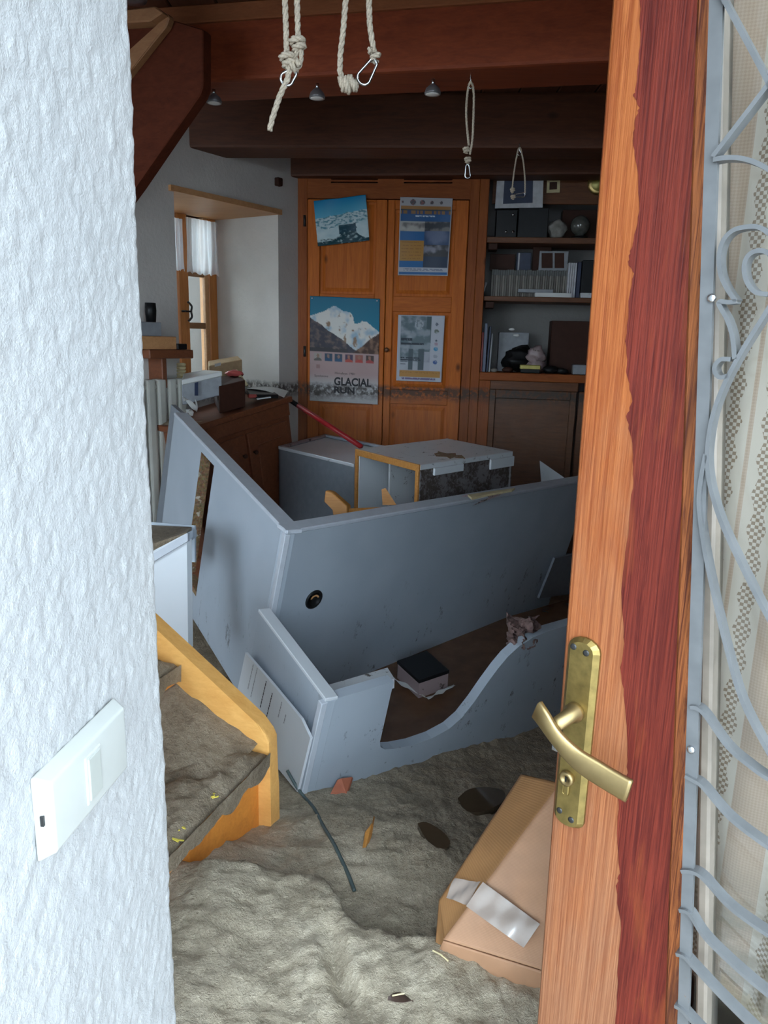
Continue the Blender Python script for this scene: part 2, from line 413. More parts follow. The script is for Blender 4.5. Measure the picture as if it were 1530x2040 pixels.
M_rad = simple('radiator_enamel', (.50, .49, .44), .4, var=.1, sc=8)
M_black = simple('black_plastic', (.010, .010, .011), .4, Specular_IOR_Level=.22)
M_ink = simple('black_ink', (.018, .016, .020), .7)
M_red = simple('red_enamel', (.42, .02, .025), .35)
M_pink = simple('pink_red_plastic', (.50, .09, .08), .5)
M_paper = muddy_white('paper', (.66, .66, .64), .70)
M_grey = simple('grey_plastic', (.26, .27, .29), .45)
M_pinkgrey = muddy_white('muddy_pinkish_card', (.36, .27, .27), .58)
M_cloth = simple('pinkish_cloth', (.16, .10, .09), .8, var=.5, sc=40)
M_cable = simple('green_grey_cable', (.07, .10, .10), .5)
M_terr = simple('terracotta', (.42, .13, .07), .7)
M_leaf = simple('dry_leaf', (.07, .04, .03), .6, var=.4)
M_straw = simple('straw', (.62, .52, .30), .7)
M_yflow = simple('yellow_petal', (.75, .62, .10), .6)
M_lens = simple('lamp_lens', (.85, .85, .82), .25)
M_lampgrey = simple('grey_lamp_metal', (.22, .22, .23), .35, .5)
M_navy = simple('navy_cloth', (.02, .03, .07), .5)
M_blue = simple('blue_grey_cover', (.16, .18, .26), .5)
M_brownbox = simple('brown_box', (.050, .020, .013), .6, Specular_IOR_Level=.2)
M_gold = simple('gold_leaf', (.50, .36, .14), .3, .8)
M_tin = simple('yellow_tin', (.42, .36, .10), .35, .3)
M_stone = simple('pale_stone', (.30, .28, .25), .7, var=.35, sc=20)
M_spine = simple('cream_spine', (.17, .155, .135), .6)
M_spine_b = simple('dark_cream_spine', (.115, .10, .085), .6)
M_spine_c = simple('light_cream_spine', (.24, .22, .19), .6)
M_spine_top = simple('grey_spine', (.11, .115, .11), .6)
M_white_spine = simple('white_spine', (.50, .50, .52), .5)
def stonewall():
    m = Mat('outside_stone_wall'); p = m.pos(); f = m.noise(p, 5, 6, .7)
    m.set(Base_Color=m.ramp(f, (.3, (.70, .71, .62)), (.7, (.88, .89, .80))), Roughness=.9); m.bump(f, .6, .03); return m.m
M_stonewall = stonewall()
M_ground = simple('outside_gravel', (.32, .31, .30), .9, var=.3, sc=8)
M_floor = wood('floor_boards', (.09, .04, .02), (.18, .085, .04), 'y', 1.0, .6)
def printed(name):
    m = Mat(name); a = m.n('ShaderNodeAttribute', {'attribute_name': 'ink'}).outputs['Color']
    m.set(Base_Color=m.mix(1.0, a, (1.05, 1.05, 1.05), 'MULTIPLY'), Roughness=.35, Specular_IOR_Level=.25); return m.m
M_print = printed('printed_poster')
def printed_mud():
    m = Mat('flooded_poster'); a = m.n('ShaderNodeAttribute', {'attribute_name': 'ink'}).outputs['Color']
    m.set(Base_Color=m.waterline(m.mix(1.0, a, (1.05, 1.05, 1.05), 'MULTIPLY'), WL, .9, film=.25), Roughness=.45, Specular_IOR_Level=.25); return m.m
M_print_mud = printed_mud()

# ================================================================== STRUCTURE
# ---- near white wall beside the entrance (rough-cast, real relief, rounded arris)
la = math.radians(6.7)
LW_E = V(math.sin(la), math.cos(la), 0); LW_N = V(math.cos(la), -math.sin(la), 0); LW_P = -LW_N*.30
def lw(px, py, off=0.): return PL(px, py, LW_P+LW_N*off, LW_N)
T_END = (lw(311, 1020)-LW_P).dot(LW_E)
T0 = .14
def near_wall(u, v):
    R = .014; flat = T_END-R-T0; arc = R*math.pi/2; side = .30; tot = flat+arc+side
    # denser sampling on the visible face
    s = u*tot; z = .0+v*2.62
    if s < flat: p = LW_P+LW_E*(T0+s); n = LW_N
    elif s < flat+arc:
        a = (s-flat)/R; c = LW_P+LW_E*(T_END-R)-LW_N*R; n = LW_N*math.cos(a)+LW_E*math.sin(a); p = c+n*R
    else: p = LW_P+LW_E*T_END-LW_N*(R+s-flat-arc); n = LW_E
    q = V(s, z, 0)
    h = .0016*fbm(q.x, q.y, 0, 3, 45)+.0022*fbm(q.x, q.y, 5, 3, 110)+.004*fbm(q.x, q.y, 9, 2, 5)
    p = V(p.x, p.y, z)+n*h
    return p
bm = nb(); grid(bm, near_wall, 230, 620)
wl = obj('wall_left', bm, M_rough, smooth=True, kind='structure', label='white roughcast wall beside the entrance')
core = P_(LW_P+LW_E*T0-LW_N*.31, LW_E*(T_END-T0-.012), LW_N*.30, UP*2.62)
obj('wall_core', core, M_facade, wl)

# ---- facade, right, back and far left walls
def wallbox(name, boxes, mat, label=None):
    bm = nb()
    for (a, b) in boxes: para(bm, V(*a), V(b[0]-a[0], 0, 0), V(0, b[1]-a[1], 0), V(0, 0, b[2]-a[2]))
    return obj(name, bm, mat, kind='structure', label=label)
WX0, WX1, WZ0, WZ1 = -3.2, -1.35, .55, 2.35
wallbox('wall_front', [((-3.8, 0, -.1), (WX0, .16, 2.9)), ((WX0, 0, -.1), (WX1, .16, WZ0)), ((WX0, 0, WZ1), (WX1, .16, 2.9)), ((WX1, 0, -.1), (-.27, .16, 2.9)), ((.90, 0, -.1), (3.0, .16, 2.9)), ((-.27, 0, 2.56), (.90, .16, 2.9))], M_facade)  # doorway top raised near the ceiling for more light; hole for the added window
w2 = struct('added_window', ((WX0+WX1)/2, .08, WZ0)); w2['label'] = 'added unseen window left of the entrance that brightens the room'  # window added out of view to let more sky light into the room
for (a, b) in (((WX0, .05, WZ0), (WX0+.06, .12, WZ1)), ((WX1-.06, .05, WZ0), (WX1, .12, WZ1)), ((WX0+.06, .05, WZ0), (WX1-.06, .12, WZ0+.06)), ((WX0+.06, .05, WZ1-.06), (WX1-.06, .12, WZ1)), ((-2.22, .05, WZ0+.06), (-2.18, .12, WZ1-.06))):
    obj('frame_bar', P_(V(*a), V(b[0]-a[0], 0, 0), V(0, b[1]-a[1], 0), V(0, 0, b[2]-a[2]), .004), M_win, w2)
wallbox('wall_right', [((2.6, .0, -.1), (2.8, 5.6, 2.9))], M_panelling)
wallbox('wall_side', [((-3.8, .0, -.1), (-3.6, 3.6, 2.9))], M_facade)
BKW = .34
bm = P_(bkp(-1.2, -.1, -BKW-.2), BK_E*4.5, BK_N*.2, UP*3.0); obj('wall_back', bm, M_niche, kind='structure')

# ---- window wall with its deep opening
WT = .60
s_n = wws(350, 500); s_f = 0.
z_lin = (ww(350, 376).z+ww(555, 417).z)/2; z_sil = ww(555, 776).z
def wwbox(bm, s0, s1, z0, z1, o0=-WT, o1=0): para(bm, wwp(s0, z0, o0), WW_E*(s1-s0), WW_N*(o1-o0), UP*(z1-z0))
bm = nb()
wwbox(bm, -5.0, s_n, -.1, 2.9); wwbox(bm, s_f, 1.1, -.1, 2.9); wwbox(bm, s_n, s_f, -.1, z_sil); wwbox(bm, s_n, s_f, z_lin, 2.9)
obj('wall_window', bm, M_plaster, kind='structure', label='plastered wall with a deep window opening')
# lintel board over the opening
bm = nb(); wwbox(bm, s_n-.03, s_f+.015, z_lin-.022, z_lin+.004, -WT+.05, .018)
obj('trim_1', bm, M_sill, kind='structure', label='wooden lintel board over the window recess')
# small dark junction box on the wall
p = ww(551, 364); bm = P_(p-WW_E*.02-UP*.018, WW_E*.04, WW_N*.03, UP*.042, .004)
obj('junction_box', bm, M_brownbox, label='small dark square box on the wall above the window recess', cat='junction box')

# ---- the window: frame, two sashes, glazing bars, panes, handle
WO = -.51
def wo(px, py, o=0.): return ww(px, py, WO+o)
def wos(px, py=560, o=0.): return (wo(px, py, o)-WW_P).dot(WW_E)
sR = wos(431); sC0 = wos(349); sC1 = wos(369); sL = s_n-.02
zt = z_lin-.022; z_sl = z_sil
win = struct('window_1', wwp((sR+sL)/2, z_sl, WO)); win['label'] = 'small wooden casement window in the deep recess'
def wb(name, s0, s1, z0, z1, o0, o1, mat, parent, bev=.004, lab=None):
    return obj(name, P_(wwp(s0, z0, WO+o0), WW_E*(s1-s0), WW_N*(o1-o0), UP*(z1-z0), bev), mat, parent, label=lab)
zf_t = wo(425, 436).z
wb('frame_head', sL, 0, zf_t, zt, -.06, .02, M_win, win)
wb('frame_post', wos(412), .0, z_sl, zf_t, -.06, .02, M_win, win)
wb('frame_sill', sL, 0, z_sl-.02, z_sl+.03, -.06, .02, M_win, win)
sash = wb('sash_stile', sC0, sC1, z_sl+.03, zf_t, -.035, .03, M_win, win)
wb('sash_stile', wos(405), wos(413), z_sl+.03, zf_t, -.035, .015, M_sill, win)
wb('sash_stile', sC0-.055, sC0-.012, z_sl+.03, zf_t, -.035, .006, M_win, win)
wb('pane', sL, sC0-.055, z_sl+.03, zf_t, -.008, -.004, M_glass, win, 0)
for y in (546, 649): wb('glazing_bar', sC1, wos(405), wo(396, y+6).z, wo(396, y-6).z, -.02, .012, M_strg_lt, win, .003)
zz = [zf_t, wo(396, 546).z, wo(396, 649).z, z_sl+.03]
for a, b in zip(zz, zz[1:]): wb('pane', sC1, wos(405), b, a, -.008, -.004, M_glass, win, 0)
hp = wo(364, 620, .035); hb = nb(); tube(hb, [hp-WW_N*.03, hp+WW_N*.02], .006, 8)
tube(hb, smooth_path([hp+UP*.055+WW_E*.03+WW_N*.01, hp+UP*.03+WW_E*.045+WW_N*.025, hp+WW_E*.045+WW_N*.02, hp-UP*.03+WW_E*.045+WW_N*.025, hp-UP*.055+WW_E*.03+WW_N*.01], 5), .006, 8)
tube(hb, [hp+WW_N*.012, hp+WW_E*.045+WW_N*.02], .005, 8)
obj('handle', hb, M_dkmetal, win, True)
# half curtains hung on the sashes
def half_curtain(px0, px1, y0, y1, label):
    a = wos(px0, 480, .03); b = wos(px1, 480, .03); z0 = wo(px0, y0, .03).z; z1 = wo(px0, y1, .03).z
    bm = nb()
    def f(u, v):
        s = a+(b-a)*u; z = z0+(z1-z0)*v
        wob = .010*math.sin(u*22+.6*math.sin(v*4))*(.5+.5*v)+.004*math.sin(u*51)
        return wwp(s, z+.006*math.sin(u*30)*v, WO+.068+wob)
    grid(bm, f, 60, 20)
    o = obj('window_curtain', bm, M_sheer, smooth=True, label=label, cat='curtain')
    return o
half_curtain(362, 424, 433, 543, 'white half curtain on the right window sash')
half_curtain(330, 355, 433, 536, 'white half curtain partly hidden behind the wall, left window sash')

# ---- floor, ceiling boards, outside
wallbox('floor', [((-3.8, .0, -.12), (2.8, 5.6, 0))], M_floor)
cl = obj('ceiling', PR([V(2.8, 0, 2.66), V(2.8, 5.6, 2.66), V(-.15, 5.6, 2.66), wwp(1.1, 2.66, -.3), wwp(-5.0, 2.66, -.3), V(-3.8, 0, 2.66)], UP*.24), M_ceil, kind='structure')
x = -3.3
while x < 2.5:
    w = .168
    sx = (x-WW_P.x+.25)/WW_E.x; ym = min(5.1, (WW_P.y+.16)+WW_E.y*sx)
    if ym > .5: obj('ceiling_board', P_(V(x, .2, 2.635), V(w-.006, 0, 0), V(0, ym-.2, 0), V(0, 0, .024), .004), M_ceil, cl)
    x += w
bm = nb(); para(bm, V(-20, -30, -.2), V(40, 0, 0), V(0, 30, 0), V(0, 0, .12)); obj('ground', bm, M_ground, kind='structure')
bm = P_(wwp(-5, -.2, -WT-2.6), WW_E*8, WW_N*-.3, UP*1.9); obj('wall_outside', bm, M_stonewall, kind='structure', label='pale stone wall outside the window')
bm = P_(wwp(-5, -.2, -WT-2.6), WW_E*8, WW_N*2.6, UP*.1); obj('ground_outside', bm, M_ground, kind='structure')

# ---- ceiling beams
ZB = EYE.z+.86
def beam(pa, pb, width, mat, label, extl=0., extr=.8, top=2.635, trim=False, z=ZB):
    a = HZ(*pa, z); b = HZ(*pb, z); e = (b-a).normalized(); n = V(-e.y, e.x, 0)
    a = a-e*extl; L = (b-a).length+extr
    t = thing('ceiling_beam', a+e*L/2, label, 'beam')
    obj('beam_timber', P_(a, e*L, n*width, UP*(top-z), .012, 2), mat, t)
    if trim: obj('edge_strip', P_(V(a.x, a.y, top-.055)-n*.018, e*L, n*.02, UP*.055, .004), M_strip if trim == 2 else mat, t, label='lighter strip along the top of the beam')
    return a, e, n, L
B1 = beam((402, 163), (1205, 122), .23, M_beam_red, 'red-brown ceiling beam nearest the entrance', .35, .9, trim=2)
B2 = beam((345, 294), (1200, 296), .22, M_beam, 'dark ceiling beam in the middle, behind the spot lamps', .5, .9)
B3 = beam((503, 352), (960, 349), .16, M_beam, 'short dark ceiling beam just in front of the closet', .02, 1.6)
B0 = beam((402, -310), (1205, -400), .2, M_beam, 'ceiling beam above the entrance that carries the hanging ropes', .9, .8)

# ---- mud: one height field over the flooded floor
E_ST = HZ(550, 1602, .36)                        # foot of the stair stringer
def mud_h(x, y):
    edge = 1.40-.16*sm(-.12, -.02, x)-.05*sm(.05, .3, x)
    plat = 1-sm(edge-.05, edge+.06, y+.05*fbm(x, y, 2, 3, 7))
    z = .345+.075*plat-.05*sm(.12, .5, x)*sm(1.2, 1.7, y)
    z -= .075*sm(1.5, 1.92, y)+.045*sm(1.85, 2.25, y)
    z += .03*fbm(x, y, 0, 3, 3.2)+.016*fbm(x, y, 4, 4, 11)+.009*fbm(x, y, 8, 3, 40)+(.005*fbm(x, y, 12, 2, 110) if y < 1.75 else 0)+.035*sm(-.17, -.33, x)*(1-sm(1.45, 1.62, y))
    z += .012*abs(fbm(x*1.6+.3, y*.7, 3, 3, 9))*plat
    # gully between the two lobes
    d = abs(x+.03-.05*math.sin(y*9)); z -= .03*max(0, 1-d/.03)*sm(1.0, 1.1, y)*(1-sm(1.18, 1.26, y))
    return z
def wetness(x, y, z):
    edge = 1.42-.15*sm(-.12, -.02, x)-.06*sm(.05, .3, x)
    w = sm(edge-.08, edge+.12, y+.08*fbm(x, y, 6, 3, 5))*.10+.30*sm(1.65, 2.05, y)
    w += .40*sm(-.08, .15, x)*sm(1.22, 1.5, y)
    w += .25*sm(1.9, 2.4, y)
    w += .18*sm(-.18, -.32, x)*(1-sm(1.25, 1.5, y))
    return min(1, max(0, w))
bm = nb(); lay = bm.verts.layers.float.new('wet')
X0, X1, Y0, Y1 = -1.5, 1.9, .45, 4.3
NX, NY = 300, 340
rows = []
for j in range(NY+1):
    v_ = j/NY; y = Y0+(Y1-Y0)*(v_**1.35); r = []
    for i in range(NX+1):
        u_ = i/NX*2-1; x = .2+1.7*(.35*u_+.65*u_**3); z = mud_h(x, y)
        v = bm.verts.new((x, y, z)); v[lay] = wetness(x, y, z); r.append(v)
    rows.append(r)
for j in range(NY):
    for i in range(NX): bm.faces.new((rows[j][i], rows[j][i+1], rows[j+1][i+1], rows[j+1][i]))
cut = [v for v in bm.verts if (v.co-WW_P).dot(WW_N) < .004 or ((v.co-LW_P).dot(LW_N) < .004 and v.co.y < (LW_P+LW_E*T_END).y+.01)]
bmesh.ops.delete(bm, geom=cut, context='VERTS')
obj('mud', bm, M_mud, smooth=True, base=(0, 0, 0), label='thick grey-brown flood mud covering the floor', cat='mud', kind='stuff')
def on_mud(px, py, z0=.36):
    p = HZ(px, py, z0)
    for i in range(6): p = HZ(px, py, mud_h(p.x, p.y))
    return p

# ================================================================== THE ENTRANCE DOOR (open inwards, hinged on the right)
da = math.radians(43)
D_E = V(math.cos(da), -math.sin(da), 0); D_N = V(-math.sin(da), -math.cos(da), 0)      # D_E towards the hinges, D_N outside face
D_P = DY(1141, 1020, .86); D_P = V(D_P.x, D_P.y, 0)
def dp(px, py, off=0.): return PL(px, py, D_P+D_N*off, D_N)
def du(px, py, off=0.): return (dp(px, py, off)-D_P).dot(D_E)
def dq(u, z, off=0.): return D_P+D_E*u+UP*z+D_N*off
DT = .045; DZ0, DZ1 = .03, 2.2; DWID = .90
door = struct('door_1', D_P+D_E*.45); door['label'] = 'weathered wooden entrance door with an iron grille and glass'
# lock stile: its inner edge is not quite parallel to the outer one
zT, zBt = dp(1415, 5).z, dp(1347, 1985).z
uT, uB = du(1415, 5), du(1347, 1985)
def u_in(z): return uB+(uT-uB)*(z-zBt)/(zT-zBt)
zL0, zL1 = dp(1217, 5).z, dp(1068, 2030).z
uL0, uL1 = du(1217, 5), du(1068, 2030)
def u_out(z): return uL1+(uL0-uL1)*(z-zL1)/(zL0-zL1)
nz = 14; zs = [DZ0+(DZ1-DZ0)*i/nz for i in range(nz+1)]
bm = nb(); ext = -D_N*DT
pts = [dq(u_out(DZ0), DZ0), dq(u_in(DZ0), DZ0), dq(u_in(DZ1), DZ1), dq(u_out(DZ1), DZ1)]
prism(bm, pts, ext, .007, 3); stile = obj('lock_stile', bm, M_door, door, label='orange weathered lock stile')
# red varnish that still clings to the stile: a thin skin with a ragged outline
vpx = [(1275, -30), (1276, 90), (1268, 175), (1262, 190), (1273, 215), (1266, 240), (1260, 280), (1270, 330), (1274, 420), (1262, 480), (1254, 505), (1252, 525), (1262, 545), (1252, 600),
       (1247, 680), (1248, 740), (1261, 800), (1248, 830), (1257, 870), (1262, 930), (1258, 1000), (1250, 1080), (1236, 1180), (1244, 1270), (1236, 1330), (1246, 1400), (1252, 1480), (1250, 1540),
       (1232, 1570), (1230, 1640), (1234, 1740), (1228, 1765), (1236, 1850), (1230, 1960), (1224, 2080)]
rag = []
for (a, b) in zip(vpx, vpx[1:]):
    for k in range(5):
        t = k/5; rag.append((a[0]+(b[0]-a[0])*t+random.uniform(-2, 2), a[1]+(b[1]-a[1])*t))
bm = nb(); L = []
for (x, y) in rag:
    a = dp(x, y, .0006); z = a.z; b = dq(u_in(z)-.012, z, .0006); L.append((bm.verts.new(a), bm.verts.new(b)))
for (a, b), (c, d) in zip(L, L[1:]): bm.faces.new((a, b, d, c))
r = bmesh.ops.extrude_face_region(bm, geom=bm.faces[:]); bmesh.ops.translate(bm, verts=[g for g in r['geom'] if isinstance(g, bmesh.types.BMVert)], vec=-D_N*.0010)
obj('varnish', bm, M_varn, stile, label='dark red varnish peeling with a ragged edge')
# dark groove and orange bead along the glass
bm = nb(); prism(bm, [dq(u_in(DZ0)-.012, DZ0, .004), dq(u_in(DZ0)+.002, DZ0, .004), dq(u_in(DZ1)+.002, DZ1, .004), dq(u_in(DZ1)-.012, DZ1, .004)], -D_N*.012, .003)
obj('glazing_bead', bm, M_bead, door)
bm = nb(); prism(bm, [dq(u_in(DZ0)+.002, .34, -.008), dq(u_in(DZ0)+.015, .34, -.008), dq(u_in(DZ1)+.015, 2.08, -.008), dq(u_in(DZ1)+.002, 2.08, -.008)], -D_N*.03, .003)
obj('glazing_bead', bm, M_beigebead, door)
for (a, b) in ((DZ0, .34), (2.08, DZ1)):
    obj('rail', P_(dq(u_in(a)-.0, a), D_E*(DWID-.12-u_in(a)), -D_N*DT, UP*(b-a), .004), M_door, door)
obj('hinge_stile', P_(dq(DWID-.12, DZ0), D_E*.12, -D_N*DT, UP*(DZ1-DZ0), .006), M_door, door)
obj('pane', P_(dq(.09, .34, -.026), D_E*(DWID-.12-.09), -D_N*.004, UP*1.74), M_glass, door)
# iron grille, bolted on
GO = .022
g0 = [dp(1428, -60, GO), dp(1426, 8, GO), dp(1362, 1985, GO), dp(1358, 2120, GO)]
gl = lambda y: 1426-(y-8)*(64/1977.)
bm = nb(); strip(bm, [dp(gl(-70), -70, GO), dp(gl(2140), 2140, GO)], D_N, .0125, .005)
gr = obj('iron_grille', bm, M_iron, door, label='grey painted wrought-iron grille')
def bar(pxs, n=6, th=.0042, dep=.014, sm_=True, off=GO+.004):
    pts = [dp(x, y, off) for (x, y) in pxs]
    if sm_: pts = smooth_path(pts, n)
    obj('grille_bar', ST(pts, D_N, th, dep), M_iron, gr)
bar([(1434, -15), (1528, 160), (1560, 230)], 4)
bar([(1419, 312), (1528, 170), (1590, 90)], 4)
bar([(1420, 318), (1445, 314), (1475, 315), (1510, 326), (1545, 350), (1600, 420)])
bar([(1466, 600), (1448, 575), (1435, 545), (1432, 510), (1440, 480), (1458, 460), (1485, 452), (1515, 454), (1545, 480), (1560, 520)], 6)
bar([(1530, 586), (1505, 582), (1488, 562), (1482, 535), (1488, 512), (1505, 500), (1526, 502), (1545, 522), (1550, 550)], 6)
bar([(1466, 600), (1452, 602), (1431, 603), (1448, 636), (1459, 672), (1463, 715)], 6)
bar([(1570, 545), (1530, 615), (1480, 695), (1445, 760), (1420, 825), (1409, 890), (1409, 935), (1418, 985), (1440, 1050), (1480, 1135), (1530, 1232), (1600, 1350)], 6)
bar([(1455, 716), (1436, 716), (1424, 728), (1424, 742), (1434, 752), (1450, 748)], 6)
bar([(1405, 905), (1395, 960), (1392, 1009), (1402, 1090), (1420, 1180), (1446, 1290), (1478, 1398), (1530, 1500), (1590, 1600)], 6)
bar([(1374, 1410), (1388, 1412), (1406, 1429), (1448, 1488), (1490, 1525), (1530, 1553), (1600, 1590)], 6)
bar([(1364, 1547), (1380, 1556), (1400, 1570), (1454, 1632), (1530, 1690), (1600, 1735)], 6)
bar([(1356, 1737), (1376, 1738), (1400, 1752), (1454, 1810), (1530, 1865), (1600, 1910)], 6)
bar([(1352, 1815), (1372, 1822), (1403, 1869), (1465, 1930), (1530, 1985), (1600, 2040)], 6)
bar([(1346, 1902), (1362, 1908), (1382, 1930), (1437, 1989), (1490, 2042), (1540, 2090)], 6)
bar([(1343, 2005), (1358, 2015), (1390, 2050), (1430, 2090)], 6)
for (x, y) in ((1418, 594), (1377, 1493)):
    c = dp(x, y, GO); obj('screw', LA(c, D_N, [(0, .0045), (.002, .0042), (.003, .002)], 12), M_steel, gr, True)
# handle set
hp_t = dp(1160, 1266, 0); hp_b = dp(1132, 1641, 0)
uc = du(1152, 1450); pw = .021
def plate_outline(inset, off, grow=0.):
    zt_, zb_ = hp_t.z+grow, hp_b.z-grow; w = pw-inset+grow; out = []
    for k in range(9):
        a = math.pi*k/8; out.append(dq(uc+w*math.cos(a), zt_-pw*.75+inset+(w*.75)*math.sin(a)-inset, off))
    for k in range(9):
        a = math.pi+math.pi*k/8; out.append(dq(uc+w*math.cos(a), zb_+pw*.6-inset+(w*.6)*math.sin(a)+inset, off))
    return out
bm = nb(); A = [bm.verts.new(p) for p in plate_outline(0, 0.0005)]; B = [bm.verts.new(p) for p in plate_outline(0, .004)]; C = [bm.verts.new(p) for p in plate_outline(.006, .010)]
n = len(A)
for X, Y in ((A, B), (B, C)):
    for i in range(n): bm.faces.new((X[i], X[(i+1) % n], Y[(i+1) % n], Y[i]))
bm.faces.new(C); bm.faces.new(A[::-1]); plate = obj('handle_plate', bm, M_brass, door, label='worn brass handle plate')
for (x, y) in ((1143, 1288), (1168, 1301), (1115, 1614), (1138, 1633)):
    c = dp(x, y, .0095); obj('plate_screw', LA(c, D_N, [(0, .0042), (.0012, .004), (.0016, .002)], 12), M_dkmetal, plate, True)
c = dp(1146, 1418, .010); neck = c+D_N*.046
obj('lever_neck', LA(c, D_N, [(0, .0125), (.006, .0125), (.009, .0095), (.046, .0085)], 20), M_brass2, plate, True)
cy = dp(1131, 1549, .010)
bm = nb(); lathe(bm, cy, D_N, [(0, .0100), (.006, .0095), (.007, .0055), (.0045, .0045)], 20); obj('lock_cylinder', bm, M_brass2, plate, True)
obj('keyhole', P_(cy+D_N*.0045-D_E*.001-UP*.0035, D_E*.002, D_N*.001, UP*.007), M_black, plate)
obj('lock_tail', P_(cy-UP*.024-D_E*.0045, D_E*.009, D_N*.0025, UP*.020, .002), M_brass, plate)
# lever: a curved flat bar
lp = [neck-D_E*.026+UP*.010-D_N*.0, neck-D_E*.014+UP*.004+D_N*.004, neck+D_E*.004-UP*.012+D_N*.004, neck+D_E*.030-UP*.030+D_N*.0, neck+D_E*.062-UP*.040-D_N*.004, neck+D_E*.094-UP*.046-D_N*.006]
lp = smooth_path(lp, 6); bm = nb(); rings = []
for i, p in enumerate(lp):
    t = (lp[min(i+1, len(lp)-1)]-lp[max(i-1, 0)]).normalized(); s = (UP-t*t.dot(UP)).normalized(); k = i/(len(lp)-1)
    hh = .0145-.0045*math.sin(math.pi*min(1, k*1.3))**2; q = t.cross(s).normalized()*.0042
    rings.append([bm.verts.new(p+v) for v in (s*hh-q*.5, s*hh*.8-q, -s*hh*.8-q, -s*hh-q*.5, -s*hh+q*.5, -s*hh*.8+q, s*hh*.8+q, s*hh+q*.5)])
for a, b in zip(rings, rings[1:]):
    for k in range(8): bm.faces.new((a[k], a[(k+1) % 8], b[(k+1) % 8], b[k]))
bm.faces.new(rings[0][::-1]); bm.faces.new(rings[-1]); obj('lever', bm, M_brass2, plate, True, label='curved drooping brass lever')
# latch bolt on the lock edge
zl_ = dp(1098, 1485).z; bm = nb()
uo = u_out(zl_)
prism(bm, [dq(uo-.013, zl_+.014, -.012), dq(uo+.004, zl_+.014, -.012), dq(uo+.004, zl_-.014, -.012), dq(uo-.013, zl_-.014, -.012)], -D_N*.014, .001)
obj('latch_bolt', bm, M_steel, door)
# lace curtain on the inside of the pane
CO = -.050
LACE = [(dp(1497, 600, CO)-D_P).dot(D_E), (dp(1480, 1180, CO)-D_P).dot(D_E)]
LACE = [LACE[0]-.004, LACE[1]+.002]
LACE = sorted(LACE+[LACE[1]+.075, LACE[1]+.15])
LZ = dp(1420, 1705, CO).z
M_lace = lace()
bm = nb(); uvl = bm.loops.layers.uv.new('UVMap')
cu0, cu1, cz0, cz1 = u_in(1.3)-.06, .74, .40, 2.1
vs = grid(bm, lambda u, v: dq(cu0+(cu1-cu0)*u, cz0+(cz1-cz0)*v, CO-.004+.0035*math.sin(u*70)+.002*math.sin(u*23+v*3)), 160, 40)
for f in bm.faces:
    for l in f.loops:
        d = l.vert.co-D_P; l[uvl].uv = (d.dot(D_E), d.z)
obj('door_curtain', bm, M_lace, smooth=True, label='beige lace net curtain hung behind the door glass', cat='curtain')

# ---- light switch on the near wall
s0 = lw(58, 1640, .0); tS0 = (lw(62, 1635)-LW_P).dot(LW_E); tS1 = (lw(228, 1460)-LW_P).dot(LW_E)
zS1 = lw(222, 1388).z; zS0 = lw(232, 1530).z; zc = (zS0+zS1)/2; hS = (zS1-zS0)/2
print('switch', tS1-tS0, 2*hS)
def lq(t, z, off): p = LW_P+LW_E*t+LW_N*off; return V(p.x, p.y, z)
sw = thing('light_switch', lq((tS0+tS1)/2, zc, 0), 'ivory plastic light switch on the white roughcast wall', 'switch')
hexa_pts = lambda t0, t1, z0, z1, o0, o1, ins: [lq(t0, z0, o0), lq(t1, z0, o0), lq(t1, z1, o0), lq(t0, z1, o0), lq(t0+ins, z0+ins, o1), lq(t1-ins, z0+ins, o1), lq(t1-ins, z1-ins, o1), lq(t0+ins, z1-ins, o1)]
bm = nb(); hexa(bm, hexa_pts(tS0, tS1, zc-hS, zc+hS, .001, .014, .006), .0025, 3); obj('cover_plate', bm, M_plastic, sw, True)
tm = (tS0+tS1)/2
bm = nb(); hexa(bm, hexa_pts(tm-.0125, tm+.0125, zc-hS*.60, zc+hS*.60, .0135, .0152, .001), .0006, 2); rk = obj('rocker_frame', bm, M_plastic, sw)
bm = nb(); hexa(bm, hexa_pts(tm-.0095, tm+.0095, zc-hS*.53, zc+hS*.53, .0150, .0162, .0008), .0006, 2); obj('rocker', bm, M_plastic2, sw)
obj('slot', P_(lq(tS0+.0012, zc-.004, .006), LW_E*.002, LW_N*.0025, UP*.008), M_dkmetal, sw)

# ================================================================== CLOSET AND BOOKCASE
MUDB = .1
def uz(px, py, off=0.): p = bk(px, py, off); return (p-BK_P).dot(BK_E), p.z
cu = lambda px: bku(px, 620)
zTop = bkz(300)
cl_t = thing('pine_closet', bkp(cu(760), MUDB, -.1), 'tall pine closet with two panelled doors covered in posters', 'closet')
U0, U1, UM, U2, U3 = cu(588), cu(612), cu(768), cu(925), cu(944)
def cb(name, u0, u1, z0, z1, o0, o1, mat, parent, bev=.003, lab=None): return obj(name, bkbox(u0, u1, z0, z1, o0, o1, bev), mat, parent, label=lab)
zd1 = bkz(396)
cb('side_board', U0, U0+.02, MUDB, zTop, -.33, -.01, M_pine, cl_t)
cb('frame_stile', U0, U1, MUDB, zTop, -.03, 0, M_pine_fr, cl_t)
cb('frame_stile', U2, U3, MUDB, zTop, -.03, 0, M_pine_fr, cl_t)
